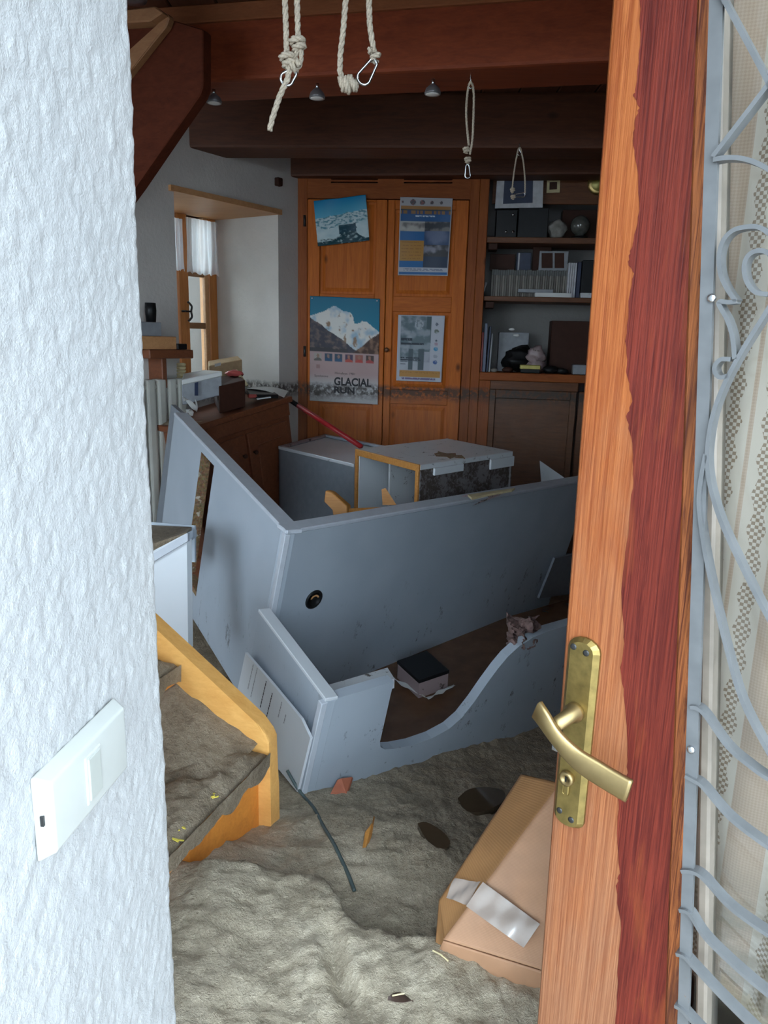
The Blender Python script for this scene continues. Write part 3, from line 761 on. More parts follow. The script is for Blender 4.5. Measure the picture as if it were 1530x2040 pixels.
# head rail, with two pairs of ventilation slots cut through
vz = [(bkz(355.5), bkz(358.5)), (bkz(362), bkz(365))]
vus = [(cu(657), cu(747)), (cu(797), cu(890))]
zz = [zTop, vz[0][0], vz[0][1], vz[1][0], vz[1][1], zd1]
for i in range(5):
    a, b = zz[i], zz[i+1]
    if i in (1, 3):
        us = [U1, vus[0][0], vus[0][1], vus[1][0], vus[1][1], U2]
        for j in (0, 2, 4): cb('head_rail', us[j], us[j+1], b, a, -.03, -.002, M_pine_fr_h, cl_t, 0)
    else: cb('head_rail', U1, U2, b, a, -.03, -.002, M_pine_fr_h, cl_t, 0)
cb('slot_backing', U1, U2, zd1, zTop, -.06, -.04, M_brownbox, cl_t, 0)
cb('back_board', U0, U3, MUDB, zTop, -.32, -.31, M_pine, cl_t, 0)
def cdoor(uA, uB, pan, z_top, z_bot, knob):
    """pan: list of (u0,u1,z_top,z_bot) panels, top first"""
    d = cb('door_leaf', uA, pan[0][0], z_bot, z_top, -.02, .012, M_pine, cl_t)
    def sub(name, *a, **k): return cb(name, *a, d, **k)
    cb('stile', pan[0][1], uB, z_bot, z_top, -.02, .012, M_pine, d)
    prev = z_top
    for (a, b, zt_, zb_) in pan:
        cb('rail', a, b, zt_, prev, -.02, .0105, M_pine_h, d); prev = zb_
        cb('panel', a, b, zb_, zt_, -.02, -.006, M_pine, d, 0)
        g = .014
        bm = nb()   # bevelled field of the panel
        P0 = [bkp(a+g, zb_+g, -.006), bkp(b-g, zb_+g, -.006), bkp(b-g, zt_-g, -.006), bkp(a+g, zt_-g, -.006)]
        P1 = [bkp(a+g+.02, zb_+g+.02, .003), bkp(b-g-.02, zb_+g+.02, .003), bkp(b-g-.02, zt_-g-.02, .003), bkp(a+g+.02, zt_-g-.02, .003)]
        hexa(bm, P0+P1); obj('raised_field', bm, M_pine, d)
    cb('rail', pan[0][0], pan[0][1], z_bot, prev, -.02, .0105, M_pine_h, d)
    return d
pl = [(cu(637), cu(746), bkz(402, 690), bkz(586, 690)), (cu(637), cu(746), bkz(622, 690), bkz(775, 690)), (cu(637), cu(746), bkz(805, 690), .3)]
pr = [(cu(782), cu(899), bkz(419, 840), bkz(591, 840)), (cu(782), cu(899), bkz(622, 840), bkz(777, 840)), (cu(782), cu(899), bkz(806, 840), .3)]
dl = cdoor(U1+.004, UM-.003, pl, zd1-.006, .16, None); dr = cdoor(UM+.001, U2-.002, pr, zd1-.006, .16, None)
kb = bk(771, 697, .012); obj('knob', LA(kb, BK_N, [(0, .007), (.012, .007), (.016, .013), (.026, .014), (.032, .008)], 16), M_pine_dark, dl, True)
for py in (440, 700): 
    k = bk(607, py, 0); obj('hinge', LA(k-UP*.03, UP, [(0, .008), (.06, .008)], 10), M_dkmetal, cl_t, True)

# bookcase: uprights, shelves, header board, ledge and lower doors
bc = thing('built_in_bookcase', bkp(cu(1080), MUDB, -.1), 'built-in wooden bookcase niche with shelves right of the closet', 'bookcase')
V0, V1, VE = cu(944), cu(962), cu(1420)
cb('upright', V0+.001, V1, MUDB, zTop, -.30, .006, M_pine_fr, bc)
cb('upright', VE-.03, VE, MUDB, zTop, -.30, .006, M_pine_fr, bc)
zl_b = bkz(744, 1060)
def shelf(y0, y1, o=-.01): return cb('shelf', V1, VE-.03, bkz(y1, 1060), bkz(y0, 1060), -.30, o, M_pine_dark, bc)
shelf(472, 484); shelf(591, 601)
cb('header_board', V1+.02, VE-.03, bkz(400, 1060), zTop, -.12, -.10, M_pine_dark, bc)
cb('ledge', V1, VE-.03, bkz(760, 1060), zl_b, -.30, .02, M_pine_fr_h, bc)
cb('cabinet_frame', V1, cu(985), MUDB, bkz(760, 1060), -.03, .004, M_pine_fr, bc)
zc1 = bkz(778, 1060); zc0 = .3
cb('carved_rail', cu(985), cu(1165), zc1, bkz(760, 1060), -.03, .004, M_pine_dark, bc)
for (a, b) in ((985, 1163), (1168, 1346)):
    d = cb('cabinet_door', cu(a), cu(a+12), zc0, zc1, -.03, .002, M_pine_dark, bc)
    cb('stile', cu(b-12), cu(b), zc0, zc1, -.03, .002, M_pine_dark, d); cb('rail', cu(a+12), cu(b-12), zc1-.05, zc1, -.03, .001, M_pine_dark, d)
    cb('panel', cu(a+12), cu(b-12), zc0, zc1-.05, -.03, -.012, M_pine_dark, d)
for (y, x0) in ((484, 965), (602, 962)):   # small shelf brackets
    cb('bracket', cu(966), cu(984), bkz(y+13, 1060), bkz(y, 1060), -.16, -.03, M_brownbox, bc)

# ---- printed sheets
def poster(name, c, fn, nu, nv, label, mat=None, off=.016, curl=.006, cat='poster'):
    """c: pixel corners TL, TR, BR, BL on the closet plane; fn(u, v) is the print, v downwards"""
    P = [bk(x, y, off) for (x, y) in c]
    bm = nb(); cl_ = bm.verts.layers.float_color.new('ink')
    def pos(u, v):
        p = (P[0]*(1-u)+P[1]*u)*(1-v)+(P[3]*(1-u)+P[2]*u)*v
        return p+BK_N*(curl*(math.sin(u*9+v*4)*.25+ (u*u*.4+v*v*.7)*.6))
    vs = grid(bm, pos, nu, nv)
    for j in range(nv+1):
        for i in range(nu+1): vs[j][i][cl_] = (*fn(i/nu, j/nv), 1)
    o = obj(name, bm, mat or M_print, smooth=True, label=label, cat=cat)
    md = o.modifiers.new('paper', 'SOLIDIFY'); md.thickness = .0006; md.offset = -1
    return o, pos
def lerp(a, b, t): return tuple(x+(y-x)*t for x, y in zip(a, b))
def pr_hut(u, v):
    n1 = fbm(u*6, v*9, 1, 4); n2 = fbm(u*14, v*22, 3, 3)
    ridge = .40-.10*u+.03*fbm(u*9, 0, 5, 3)
    if v < ridge: return lerp((.0, .20, .42), (.10, .42, .60), v/ridge)
    c = lerp((.42, .58, .62), (.62, .72, .74), .5+n1)
    if v < ridge+.25+.06*n1: c = lerp(c, (.08, .25, .33), sm(.05, .3, n2+.10))
    if .44 < u < .77+.02*n2 and .60-.06*(u-.44) < v < .80: c = (.015, .06, .09) if n2 < .2 else (.05, .12, .16)
    if v > .93-.20*math.exp(-((u-.62)/.22)**2)+.10*n1: c = lerp((.01, .05, .07), (.35, .48, .5), sm(.05, .4, n2))
    if v > .86+.06*n2 and u < .4: c = lerp(c, (.01, .05, .06), sm(-.2, .2, n1+n2*.6))
    return c
def pr_peak(u, v):
    n1 = fbm(u*5, v*7, 2, 4); n2 = fbm(u*13, v*18, 7, 4)
    if v < .515:
        w = v/.515
        K = [(0, .36), (.05, .34), (.20, .27), (.33, .16), (.38, .17), (.47, .24), (.58, .27), (.62, .33), (.64, .45), (.68, .47), (.75, .42), (.82, .42), (.90, .50), (1.0, .60)]
        top = .6
        for (xa, ya), (xb, yb) in zip(K, K[1:]):
            if xa <= u <= xb: top = ya+(yb-ya)*(u-xa)/(xb-xa)
        top += .02*fbm(u*18, 0, 1, 3)
        if w < top: return lerp((.0, .13, .22), (.0, .21, .32), w)
        c = lerp((.66, .64, .60), (.30, .42, .52), sm(-.05, .3, n1+.25*math.sin(u*26+w*14)*.3))
        c = lerp(c, (.26, .16, .10), sm(.16, .40, n2*1.2+.35*(w-.66)-.05*abs(u-.5)))
        if w > .38+u*.85+.05*n1: c = lerp((.035, .03, .045), (.13, .09, .08), sm(-.1, .3, n2))
        if u > .62 and w > 1.0-(u-.62)*1.0+.05*n1: c = lerp((.06, .025, .015), (.22, .12, .075), sm(-.15, .3, n2))
        if w > .93+.05*n2 and u < .55: c = (.03, .025, .03)
        return c
    base = lerp((.40, .27, .26), (.44, .42, .42), sm(.70, .86, v))
    if .53 < v < .605:
        k = (u-.05)/.150; i = int(k)
        if 0 <= i < 6 and .08 < k-i < .84:
            uu = (k-i-.08)/.76; vv = (v-.53)/.075; bgc = [(.35, .30, .27), (.02, .05, .09), (.02, .05, .09), (.05, .03, .07), (.30, .10, .08), (.06, .035, .03)][i]
            fg = [(.12, .10, .09), (.01, .06, .14), (.01, .07, .16), (.42, .06, .04), (.42, .05, .04), (.36, .05, .05)][i]
            if vv > .62+.9*(uu-.5)**2: return fg
            if (uu-.5)**2/.03+(vv-.38)**2/.07 < 1: return lerp((.30, .17, .12), fg, .2)
            return bgc
    if (u-.11)**2/.0030+((v-.915)*1.5)**2/.0026 < 1: return lerp((.05, .04, .04), (.35, .32, .3), sm(.0, .5, n2+.2))
    if abs(u-.12)/.03 < 1 and abs(v-.66)/.02 < 1: return lerp(base, (.25, .13, .13), .7)
    return base
def pr_blue(u, v):
    n1 = fbm(u*6, v*8, 4, 4); n2 = fbm(u*30, v*40, 2, 2)
    if u < .022 or u > .978 or v < .012 or v > .985: return (.42, .42, .45)
    if v < .105:
        for (cx, r) in ((.05, .02), (.25, .055), (.43, .05), (.61, .035), (.79, .03)):
            if ((u-cx)/r)**2+((v-.06)/(r*.65))**2 < 1: return (.09, .08, .09) if n2 < .15 else (.25, .10, .10)
        return (.40, .38, .40)
    if v < .15: return (.34, .155, .04)
    if v < .165: return (.03, .05, .07)
    if v < .205: return (.24, .13, .05) if math.sin(u*60+2*math.sin(u*17)) > -.5 else (.03, .06, .18)
    if v < .30: return (.55, .62, .7) if abs(v-.235) < .008 and .30 < u < .68 and n2 > -.2 else (.015, .085, .24)
    if v > .895:
        if v < .955: return (.10, .12, .2) if (abs(v-.915) < .006 or abs(v-.932) < .007) and .1 < u < .9 and n2 > -.15 else (.42, .43, .48)
        return (.01, .10, .28)
    if u < .49:
        if v < .315: return (.40, .40, .38)
        if v < .425: return lerp((.42, .40, .37), (.16, .15, .15), sm(-.1, .35, n1+.8*math.sin((v-.30)*40)*.2))
        if v < .545: return (.012, .11, .30)
        if v < .81:
            if abs((v-.55) % .042-.02) < .004 and .05 < u < .44 and n2 > -.1: return (.26, .11, .02)
            return (.40, .19, .03)
        return (.012, .12, .32)
    dd = (u-.74)**2/.055+(v-.47)**2/.02
    c = lerp((.02, .05, .13), (.11, .14, .24), sm(1.2, .2, dd+n1*.6))
    if v < .42: c = lerp((.03, .035, .045), (.16, .15, .15), sm(-.1, .3, n1+.3*math.sin(v*50)))
    if v > .60: c = lerp((.03, .03, .035), (.22, .21, .26), sm(-.1, .4, n1+.25-abs(v-.65)*5))
    if v > .75: c = (.01, .025, .06)
    return c
def pr_bw(u, v):
    n1 = fbm(u*5, v*9, 3, 4); n2 = fbm(u*30, v*30, 2, 2)
    if u < .07 or u > .97 or v < .02: return (.42, .43, .48)
    if v > .93: return (.14, .10, .20) if abs(v-.958) < .014 and .1 < u < .86 and n2 > -.25 else (.44, .45, .50)
    if v > .83: return (.42, .20, .04) if abs(v-.865) > .01 or n2 > 0 else (.33, .15, .03)
    if u > .72:
        for (cy, r, c) in ((.13, .030, (.10, .11, .15)), (.235, .042, (.13, .15, .12)), (.375, .022, (.07, .08, .10)), (.425, .035, (.36, .25, .30)), (.50, .042, (.05, .24, .42)), (.61, .04, (.30, .31, .36)), (.70, .042, (.04, .09, .26))):
            if ((u-.84)/(r*1.15))**2+((v-cy)/(r*.72))**2 < 1: return lerp(c, (.4, .42, .45), sm(.1, .5, n2))
        return (.44, .45, .50)
    body = abs(u-.50)/.20 < 1 and .20 < v < .55
    head = ((u-.46)/.10)**2+((v-.14)/.075)**2 < 1
    legs = (abs(u-.30) < .055 or abs(u-.53) < .06) and .5 < v < .83
    c = lerp((.09, .13, .15), (.30, .33, .37), sm(-.25, .35, n1+.35*(v-.35)))
    if u > .62 and v < .42: c = (.05, .08, .09)
    if v > .52 and u > .5: c = lerp((.34, .35, .40), (.22, .23, .27), sm(0, .4, n1))
    if v > .70: c = lerp(c, (.42, .43, .48), .75)
    if body: c = lerp((.10, .14, .16), (.24, .28, .31), sm(-.2, .3, n1+.25*math.sin(v*30)))
    if head: c = lerp((.35, .38, .42), (.14, .17, .19), sm(-.1, .3, n2))
    if legs: c = (.06, .085, .10)
    for (y0, y1, x1) in ((.345, .385, .32), (.41, .445, .58), (.635, .652, .50), (.668, .684, .52), (.695, .708, .24), (.735, .748, .20)):
        if y0 < v < y1 and .08 < u < x1 and n2 > -.28: c = (.02, .03, .045)
    return c
poster('mountain_photo', [(625, 400.5), (729, 388.4), (736.5, 479.5), (633.5, 491)], pr_hut, 70, 60, 'tilted photo print of a dark hut on a snowfield under blue sky', curl=.02, off=.02)
po, ppos = poster('mountain_poster', [(617.8, 589.4), (757, 595.5), (753, 806), (617, 798)], pr_peak, 90, 136, 'large poster of a snowy peak with lettering below, stained by mud', M_print_mud, off=.018, curl=.012)
poster('blue_poster', [(797.4, 392.5), (902, 395.3), (892, 550), (792.7, 548.4)], pr_blue, 80, 118, 'blue and orange laminated event poster on the right closet door')
poster('grey_poster', [(793.5, 627), (886.5, 629), (879, 761.6), (789.3, 758)], pr_bw, 70, 100, 'grey black-and-white poster of a standing figure with an orange band', M_print_mud)
def lettering(txt, pos, u0, u1, v0, v1, name, parent, mat, label=None, off=.0016, wide=True):
    cu_ = bpy.data.curves.new('t', 'FONT'); cu_.body = txt; cu_.size = 1; cu_.offset = .035 if wide else 0
    to = bpy.data.objects.new('t', cu_); COL.objects.link(to)
    me = bpy.data.meshes.new_from_object(to.evaluated_get(bpy.context.evaluated_depsgraph_get())); bpy.data.objects.remove(to)
    xs = [v.co.x for v in me.vertices]; ys = [v.co.y for v in me.vertices]; bm = nb(); bm.from_mesh(me); bpy.data.meshes.remove(me)
    x0, x1, y0, y1 = min(xs), max(xs), min(ys), max(ys)
    for v in bm.verts:
        a = (v.co.x-x0)/(x1-x0); b = 1-(v.co.y-y0)/(y1-y0)
        v.co = pos(u0+(u1-u0)*a, v0+(v1-v0)*b)+BK_N*off
    return obj(name, bm, mat, parent, label=label)
lettering('GLACIAL', ppos, .36, .90, .755, .835, 'lettering', po, M_ink, 'bold dark title lettering')
lettering('RUN', ppos, .36, .66, .845, .91, 'lettering', po, M_ink)
lettering('Himalaya 1981', ppos, .37, .66, .705, .733, 'lettering', po, M_ink, wide=False)
lettering('Spedizione', ppos, .07, .27, .742, .768, 'lettering', po, M_ink, wide=False)
for (x, y) in ((622, 594), (751, 599)):
    c = bk(x, y, .026); obj('push_pin', LA(c, BK_N, [(0, .005), (.003, .004)], 10), M_white_spine, po, True)

# ---- things on the bookcase shelves
def sb(name, x0, x1, y0, y1, o0, o1, mat, label, cat, bev=.003, tilt=0., group=None, pl_=None):
    """box standing in the bookcase: pixel extent on its front, o0..o1 = depth behind the front plane"""
    xm = (x0+x1)/2; ym = (y0+y1)/2
    a = bk(x0, ym, o1); b = bk(x1, ym, o1); u0 = (a-BK_P).dot(BK_E); u1 = (b-BK_P).dot(BK_E); z1 = bk(xm, y0, o1).z; z0 = bk(xm, y1, o1).z
    if pl_: z0 = pl_
    bm = bkbox(u0, u1, z0, z1, o0, o1, bev)
    if tilt:
        c = bkp(u0, z0, (o0+o1)/2); bmesh.ops.rotate(bm, verts=bm.verts, cent=c, matrix=Matrix.Rotation(tilt, 3, BK_N))
    return obj(name, bm, mat, label=label, cat=cat, group=group)
S1, S2, S3 = bkz(472, 1060), bkz(591, 1060), zl_b
# framed print leaning at the top
fp = thing('framed_print', bk(1035, 413, -.05), 'white-matted print with a dark blue picture at the top of the bookcase', 'picture')
def pane_px(name, c, off, th, mat, parent, lab=None):
    P = [bk(x, y, off) for (x, y) in c]; return obj(name, PR(P, -BK_N*th), mat, parent, label=lab)
pane_px('mat_board', [(991, 347), (1083, 346), (1081, 413), (986, 415)], -.05, .008, M_white_spine, fp)
pane_px('picture', [(1005, 357), (1062, 356), (1061, 404), (1002, 406)], -.048, .002, M_navy, fp)
pf = thing('small_frame', bk(1102, 384, -.095), 'small cream picture frame on the dark header board', 'picture frame')
pane_px('frame', [(1090, 357), (1116, 356.5), (1115, 383), (1089, 384)], -.085, .012, M_straw, pf)
pane_px('picture', [(1095, 363), (1110, 362.5), (1109.5, 377), (1094.5, 378)], -.083, .002, M_brownbox, pf)
c = bk(1192, 366, -.09); gp = thing('wall_plate', c, 'round gold plate on the header board, half behind the door', 'plate')
obj('rim', LA(c, BK_N, [(0, .055), (.008, .06), (.012, .045), (.010, .0)], 28), M_gold, gp, True)
obj('face', LA(c+BK_N*.0101, BK_N, [(0, .04), (.003, .038)], 24), M_tin, gp, True)
r_ = sb('cassette_radio', 988, 1030, 418, 472, -.2, -.06, M_black, 'black portable radio with silver knobs on the upper shelf', 'radio', pl_=S1)
for (x, y) in ((1022, 428), (1008, 462), (1022, 462)):
    c = bk(x, y, -.059); obj('knob', LA(c, BK_N, [(0, .008), (.008, .007)], 12), M_steel, r_, True)
sb('black_box', 1032, 1092, 414, 472, -.24, -.05, M_black, 'plain black box in the middle of the upper shelf', 'box', pl_=S1)
bm = nb(); c = bk(1110, 448, -.1); blob(bm, V(c.x, c.y, S1+.052), .052, .3, 3, 3, (1, .7, 1)); obj('quartz_stone', bm, M_stone, smooth=True, label='pale rough stone on the upper shelf beside the black box', cat='stone')
sb('dark_case', 1120, 1215, 418, 472, -.27, -.18, M_brownbox, 'dark brown case standing behind the glass globe', 'case', pl_=S1)
c = bk(1156, 448, -.1); c = V(c.x, c.y, S1); gg = thing('glass_globe', c, 'small glass globe on a dark foot on the upper shelf', 'globe')
obj('foot', LA(c, UP, [(0, .055), (.014, .05), (.02, .03)], 20), M_black, gg, True)
M_globe = simple('dark_glass', (.10, .10, .09), .06, var=.3, sc=25, Specular_IOR_Level=.8)
obj('globe', LA(c+UP*.02, UP, [(.0, .025)]+[(.055-.055*math.cos(a), .055*math.sin(a)) for a in [math.pi*k/12 for k in range(2, 12)]]+[(.11, .002)], 24), M_globe, gg, True)
# second shelf
za, zb_ = bkz(537, 1040, -.08), S2
spx = 976.; i = 0; mats = []; first = None
ONES = ['', 'first', 'second', 'third', 'fourth', 'fifth', 'sixth', 'seventh', 'eighth', 'ninth', 'tenth', 'eleventh', 'twelfth', 'thirteenth', 'fourteenth', 'fifteenth', 'sixteenth', 'seventeenth', 'eighteenth', 'nineteenth']
def ordw(n): return ONES[n] if n < 20 else {20: 'twentieth', 30: 'thirtieth'}.get(n, ['', '', 'twenty', 'thirty'][n//10]+'-'+ONES[n % 10])
n_sp = 34; wsp = (cu(1129)-cu(976))/n_sp
for i in range(n_sp):
    h = (za-S2)*random.uniform(.97, 1.0); u0 = cu(976)+i*wsp
    m_ = (M_spine, M_spine_b, M_spine_c)[(i*7) % 3]
    b = obj('slim_volume', bkbox(u0+.0006, u0+wsp-.0006, S2, S2+h, -.2, -.08-random.uniform(0, .006), .001), m_, label=ordw(i+1)+' slim volume from the left in the uniform row on the middle shelf', cat='book', group='uniform slim volumes on the middle shelf')
    obj('spine_band', bkbox(u0+.0008, u0+wsp-.0008, S2+h*.80, S2+h*.985, -.09, -.0775, 0), M_spine_top, b)
zrow = za+.001
def st(name, x0, x1, y0, y1, o0, o1, mat, lab, cat): return sb(name, x0, x1, y0, y1, o0, o1, mat, lab, cat, .002, pl_=zrow)
st('photo_card', 976, 1026, 506, 537, -.18, -.17, M_brownbox, 'dark reddish photo propped on the row of volumes, far left', 'photo')
a_ = st('blue_picture_frame', 1029, 1058, 503, 537, -.17, -.155, M_navy, 'dark blue frame with a silver edge on the row of volumes', 'picture frame')
obj('silver_edge', bkbox(*[ (bk(x, 520, -.154)-BK_P).dot(BK_E) for x in (1032, 1035)], zrow, bkz(504, 1040, -.154), -.156, -.152), M_white_spine, a_)
st('wooden_picture_frame', 1061, 1098, 489, 537, -.20, -.185, M_brownbox, 'tall dark wooden frame behind the double photo frame', 'picture frame')
d_ = st('double_frame', 1074, 1132, 500, 537, -.15, -.14, M_grey, 'double grey photo frame with two dark portraits', 'picture frame')
for (x0, x1) in ((1079, 1101), (1105, 1124)):
    pane_px('photo', [(x0, 504), (x1, 504), (x1, 534), (x0, 534)], -.138, .003, M_brownbox, d_)
for i, x in enumerate((1131, 1135.3, 1139.6, 1143.9)):
    sb('white_magazine', x, x+3.7, 523+i*.3, 585, -.2, -.05, M_white_spine, ordw(i+1)+' thin white magazine from the left, right of the slim volumes', 'magazine', .001, group='white magazines on the middle shelf', pl_=S2)
sb('navy_book', 1149, 1157, 522, 590, -.22, -.05, M_navy, 'thin navy book with a silver band on the middle shelf', 'book', pl_=S2)
sb('black_binder', 1158.5, 1184, 518, 590, -.24, -.05, M_black, 'thick black binder at the right end of the middle shelf', 'binder', pl_=S2)
sb('leaning_booklet', 958, 962, 560, 591, -.12, -.05, M_grey, 'thin grey booklet leaning at the left end of the middle shelf', 'booklet', .001, -.3, pl_=S2)
sb('flat_booklet', 1066, 1138, 583.5, 591, -.1, -.015, M_paper, 'pale booklet lying flat at the shelf edge under another', 'booklet', .001, pl_=S2)
zfb = bkz(583.5, 1100, -.015)+.001
sb('flat_magazine', 1032, 1102, 576, 583, -.09, -.03, M_grey, 'grey magazine lying flat on top of the pale booklet', 'magazine', .001, pl_=zfb)
sb('white_pad', 1157, 1179, 583.5, 591, -.045, .0, M_white, 'white pad lying flat in front of the black binder', 'pad', .001, pl_=S2)
# third compartment
for i, (x0, x1, m_, y) in enumerate(((952, 957, M_black, 646), (958.5, 962, M_pink, 662), (963, 969, M_blue, 644), (970.5, 974, M_navy, 650), (975, 978, M_grey, 664))):
    sb('leaning_book', x0, x1, y, 744, -.22, -.04, m_, ['black book', 'thin red book', 'blue-grey book', 'navy book', 'thin grey book'][i]+' standing at the left end of the bottom compartment', 'book', .001, -.03 if i > 2 else 0, group='books at the left of the bottom compartment', pl_=S3)
sb('plastic_tray', 992, 1052, 662, 744, -.28, -.2, M_niche if False else M_grey, 'grey plastic storage box at the back of the bottom compartment', 'box', pl_=S3)
sb('dark_wooden_box', 1096, 1215, 640, 744, -.29, -.15, M_brownbox, 'dark wooden box at the back right of the bottom compartment', 'box', pl_=S3)
bm = nb(); c = bk(1036, 700, -.12); blob(bm, V(c.x, c.y, S3+.075), .085, .45, 5, 3, (1.1, .7, .85)); obj('black_bag', bm, M_black, smooth=True, label='crumpled black bag in the bottom compartment', cat='bag')
for (x, y) in ((1019, 656), (1029, 668)):
    bm = nb(); c = bk(x, y, -.1); blob(bm, c, .012, .4, x, 2, (1.6, .6, .7)); 
    obj('foil_scrap', bm, M_lens, smooth=True, label='small shiny scrap on the black bag, '+('upper' if y < 660 else 'lower')+' of two', cat='scrap')
bm = nb(); c = bk(1068, 705, -.08); blob(bm, V(c.x, c.y, S3+.105), .05, .5, 8, 3, (1.1, .7, .9)); blob(bm, V(c.x, c.y, S3+.04), .05, .4, 9, 3, (1.1, .7, .9)); obj('crumpled_bag', bm, M_pinkgrey, smooth=True, label='crumpled pinkish plastic bag in the bottom compartment', cat='bag')
tn = sb('yellow_tin', 1037, 1076, 728, 744, -.1, -.03, M_black, 'flat tin with a yellow lid at the front of the bottom compartment', 'tin', .004, pl_=S3)
obj('lid', bkbox(*[(bk(x, 735, -.027)-BK_P).dot(BK_E) for x in (1036, 1077)], bkz(736, 1056, -.03), bkz(727, 1056, -.03), -.103, -.027, .004), M_tin, tn)
sb('grey_cable_box', 1142, 1168, 727, 744, -.1, -.03, M_grey, 'small grey box at the right of the bottom compartment', 'box', pl_=S3)
for i, (x, y, s) in enumerate(((983, 738, .02), (1012, 733, .028), (1120, 730, .03), (1098, 722, .04))):
    bm = nb(); c = bk(x, y, -.06); blob(bm, V(c.x, c.y, S3+s*.55), s, .4, 20+i, 2, (1.2, .8, .6))
    obj('odd_stone', bm, (M_stone, M_brownbox, M_black, M_black)[i], smooth=True, label=['small pale stone beside the standing books', 'brown lump left of the yellow tin', 'black lump left of the small grey box', 'larger black lump right of the yellow tin'][i], cat='stone')

# ================================================================== STAIRCASE
sa = math.radians(70)
H_ = V(-math.sin(sa), math.cos(sa), 0); Wd = V(-H_.y, H_.x, 0)*1.0            # H_ up the stair, Wd across towards the camera
if Wd.y > 0: Wd = -Wd
ST_T = .045
n_s = -Wd                                                                  # outer side of the stringer
PE = HZ(553, 1604, .345)                                                    # outer foot
def sq(px, py, off=0.): return PL(px, py, PE+n_s*off, n_s)                 # on the stringer's outer-edge plane
stair = thing('lower_stair', PE+Wd*.4-UP*.2, 'muddy yellow pine stair with a wide stringer at the lower left', 'stairs')
top_px = [(557, 1640), (556, 1560), (553, 1462), (546, 1446), (528, 1424), (440, 1341), (318, 1228), (200, 1118)]
outer = [sq(x, y) for (x, y) in top_px]
dirn = (outer[-1]-outer[-2]).normalized()
low = [outer[-1]-UP*.30, outer[3]-UP*.30+H_*.10, outer[0]-UP*.15+H_*.10, outer[0]-UP*.15]
poly = outer+low
obj('stringer', PR(poly, Wd*ST_T, .006, 2), M_yel, stair, label='yellow pine stair stringer')
# treads and risers
zt1 = sq(530, 1470).z
run = .255; rise = .19; wst = .80
tp0 = sq(540, 1480)+Wd*ST_T
for k in range(3):
    f0 = tp0+H_*(.012+run*k); z = zt1-.02+rise*k; f0 = V(f0.x, f0.y, z)
    obj('tread', P_(f0-H_*.03, H_*(run+.05), Wd*wst, UP*-.035, .006, 2), M_yel_v, stair)
    obj('riser', P_(V(f0.x, f0.y, z-.035), H_*.02, Wd*wst, UP*-(.22 if k == 0 else rise-.035), .002), M_yel_v, stair)
for k in range(2):
    f0 = tp0+H_*(.012+run*k)-H_*.0315; z = zt1-.02+rise*k; bm = nb()
    def smear(u, v, f0=f0, z=z, k=k):
        w_ = wst*u; dep = .022+.030*abs(fbm(w_, k*3.3, 1, 3, 9))*2; p = f0+Wd*w_-H_*(.004+.004*fbm(w_, v, 2, 2, 20))*(1-.7*v)
        return V(p.x, p.y, z+.012*(1-v)-dep*v)
    grid(bm, smear, 70, 6); ms = obj('mud_smear', bm, M_mudwet, stair, True); ms['kind'] = 'stuff'
obj('stringer', PR([p+Wd*(wst+ST_T) for p in poly], Wd*ST_T, .006, 2), M_yel, stair)
# mud lying on the treads
def mud_slab(c0, ex, ey, lx, ly, th, seed):
    bm = nb()
    def f(u, v):
        p = c0+ex*(lx*u)+ey*(ly*v); e = min(u, 1-u, v, 1-v)
        return V(p.x, p.y, c0.z+th*(min(1, e*9))**.6*(.75+.6*fbm(p.x, p.y, seed, 4, 12))+.02*fbm(p.x, p.y, seed+3, 4, 24)*min(1, e*12))
    grid(bm, f, 44, 70); return bm
for k in range(2):
    f0 = tp0+H_*(.005+run*k); z = zt1-.02+rise*k
    ms = obj('mud_layer', mud_slab(V(f0.x, f0.y, z+.002)-H_*.02, H_, Wd, run+.02, wst-.01, .045 if k == 0 else .07, k*5), M_mudwet, stair, True); ms['kind'] = 'stuff'
# mud wedged against the stringer
bm = nb(); c_ = sq(430, 1440)+Wd*(ST_T+.03)
def wedge(u, v):
    p = sq(545, 1465)+Wd*(ST_T+.001+.22*v)+H_*(.02+.42*u); h = (.035+.17*u)*(1-v)**1.3
    return V(p.x, p.y, zt1-.012+rise*.62*u+h*.55+.02*fbm(p.x, p.y, 8, 4, 14))
grid(bm, wedge, 40, 30); ms = obj('mud_layer', bm, M_mudwet, stair, True); ms['kind'] = 'stuff'
# yellow petals stuck in the mud of the step
for i, (x, y, n_) in enumerate(((418, 1590, 7), (365, 1655, 5), (356, 1680, 3))):
    c = HZ(x, y, zt1-.005); bm = nb()
    for k in range(n_):
        a = random.uniform(0, 6.28); p = c+V(random.uniform(-.012, .012), random.uniform(-.012, .012), .004)
        para(bm, p, V(math.cos(a), math.sin(a), .3)*.014, V(-math.sin(a), math.cos(a), 0)*.003, UP*.002)
    obj('yellow_sprig', bm, M_yflow, label=['largest yellow sprig stuck on the muddy step edge', 'middle yellow sprig on the muddy step', 'smallest yellow sprig by the white wall'][i], cat='sprig')

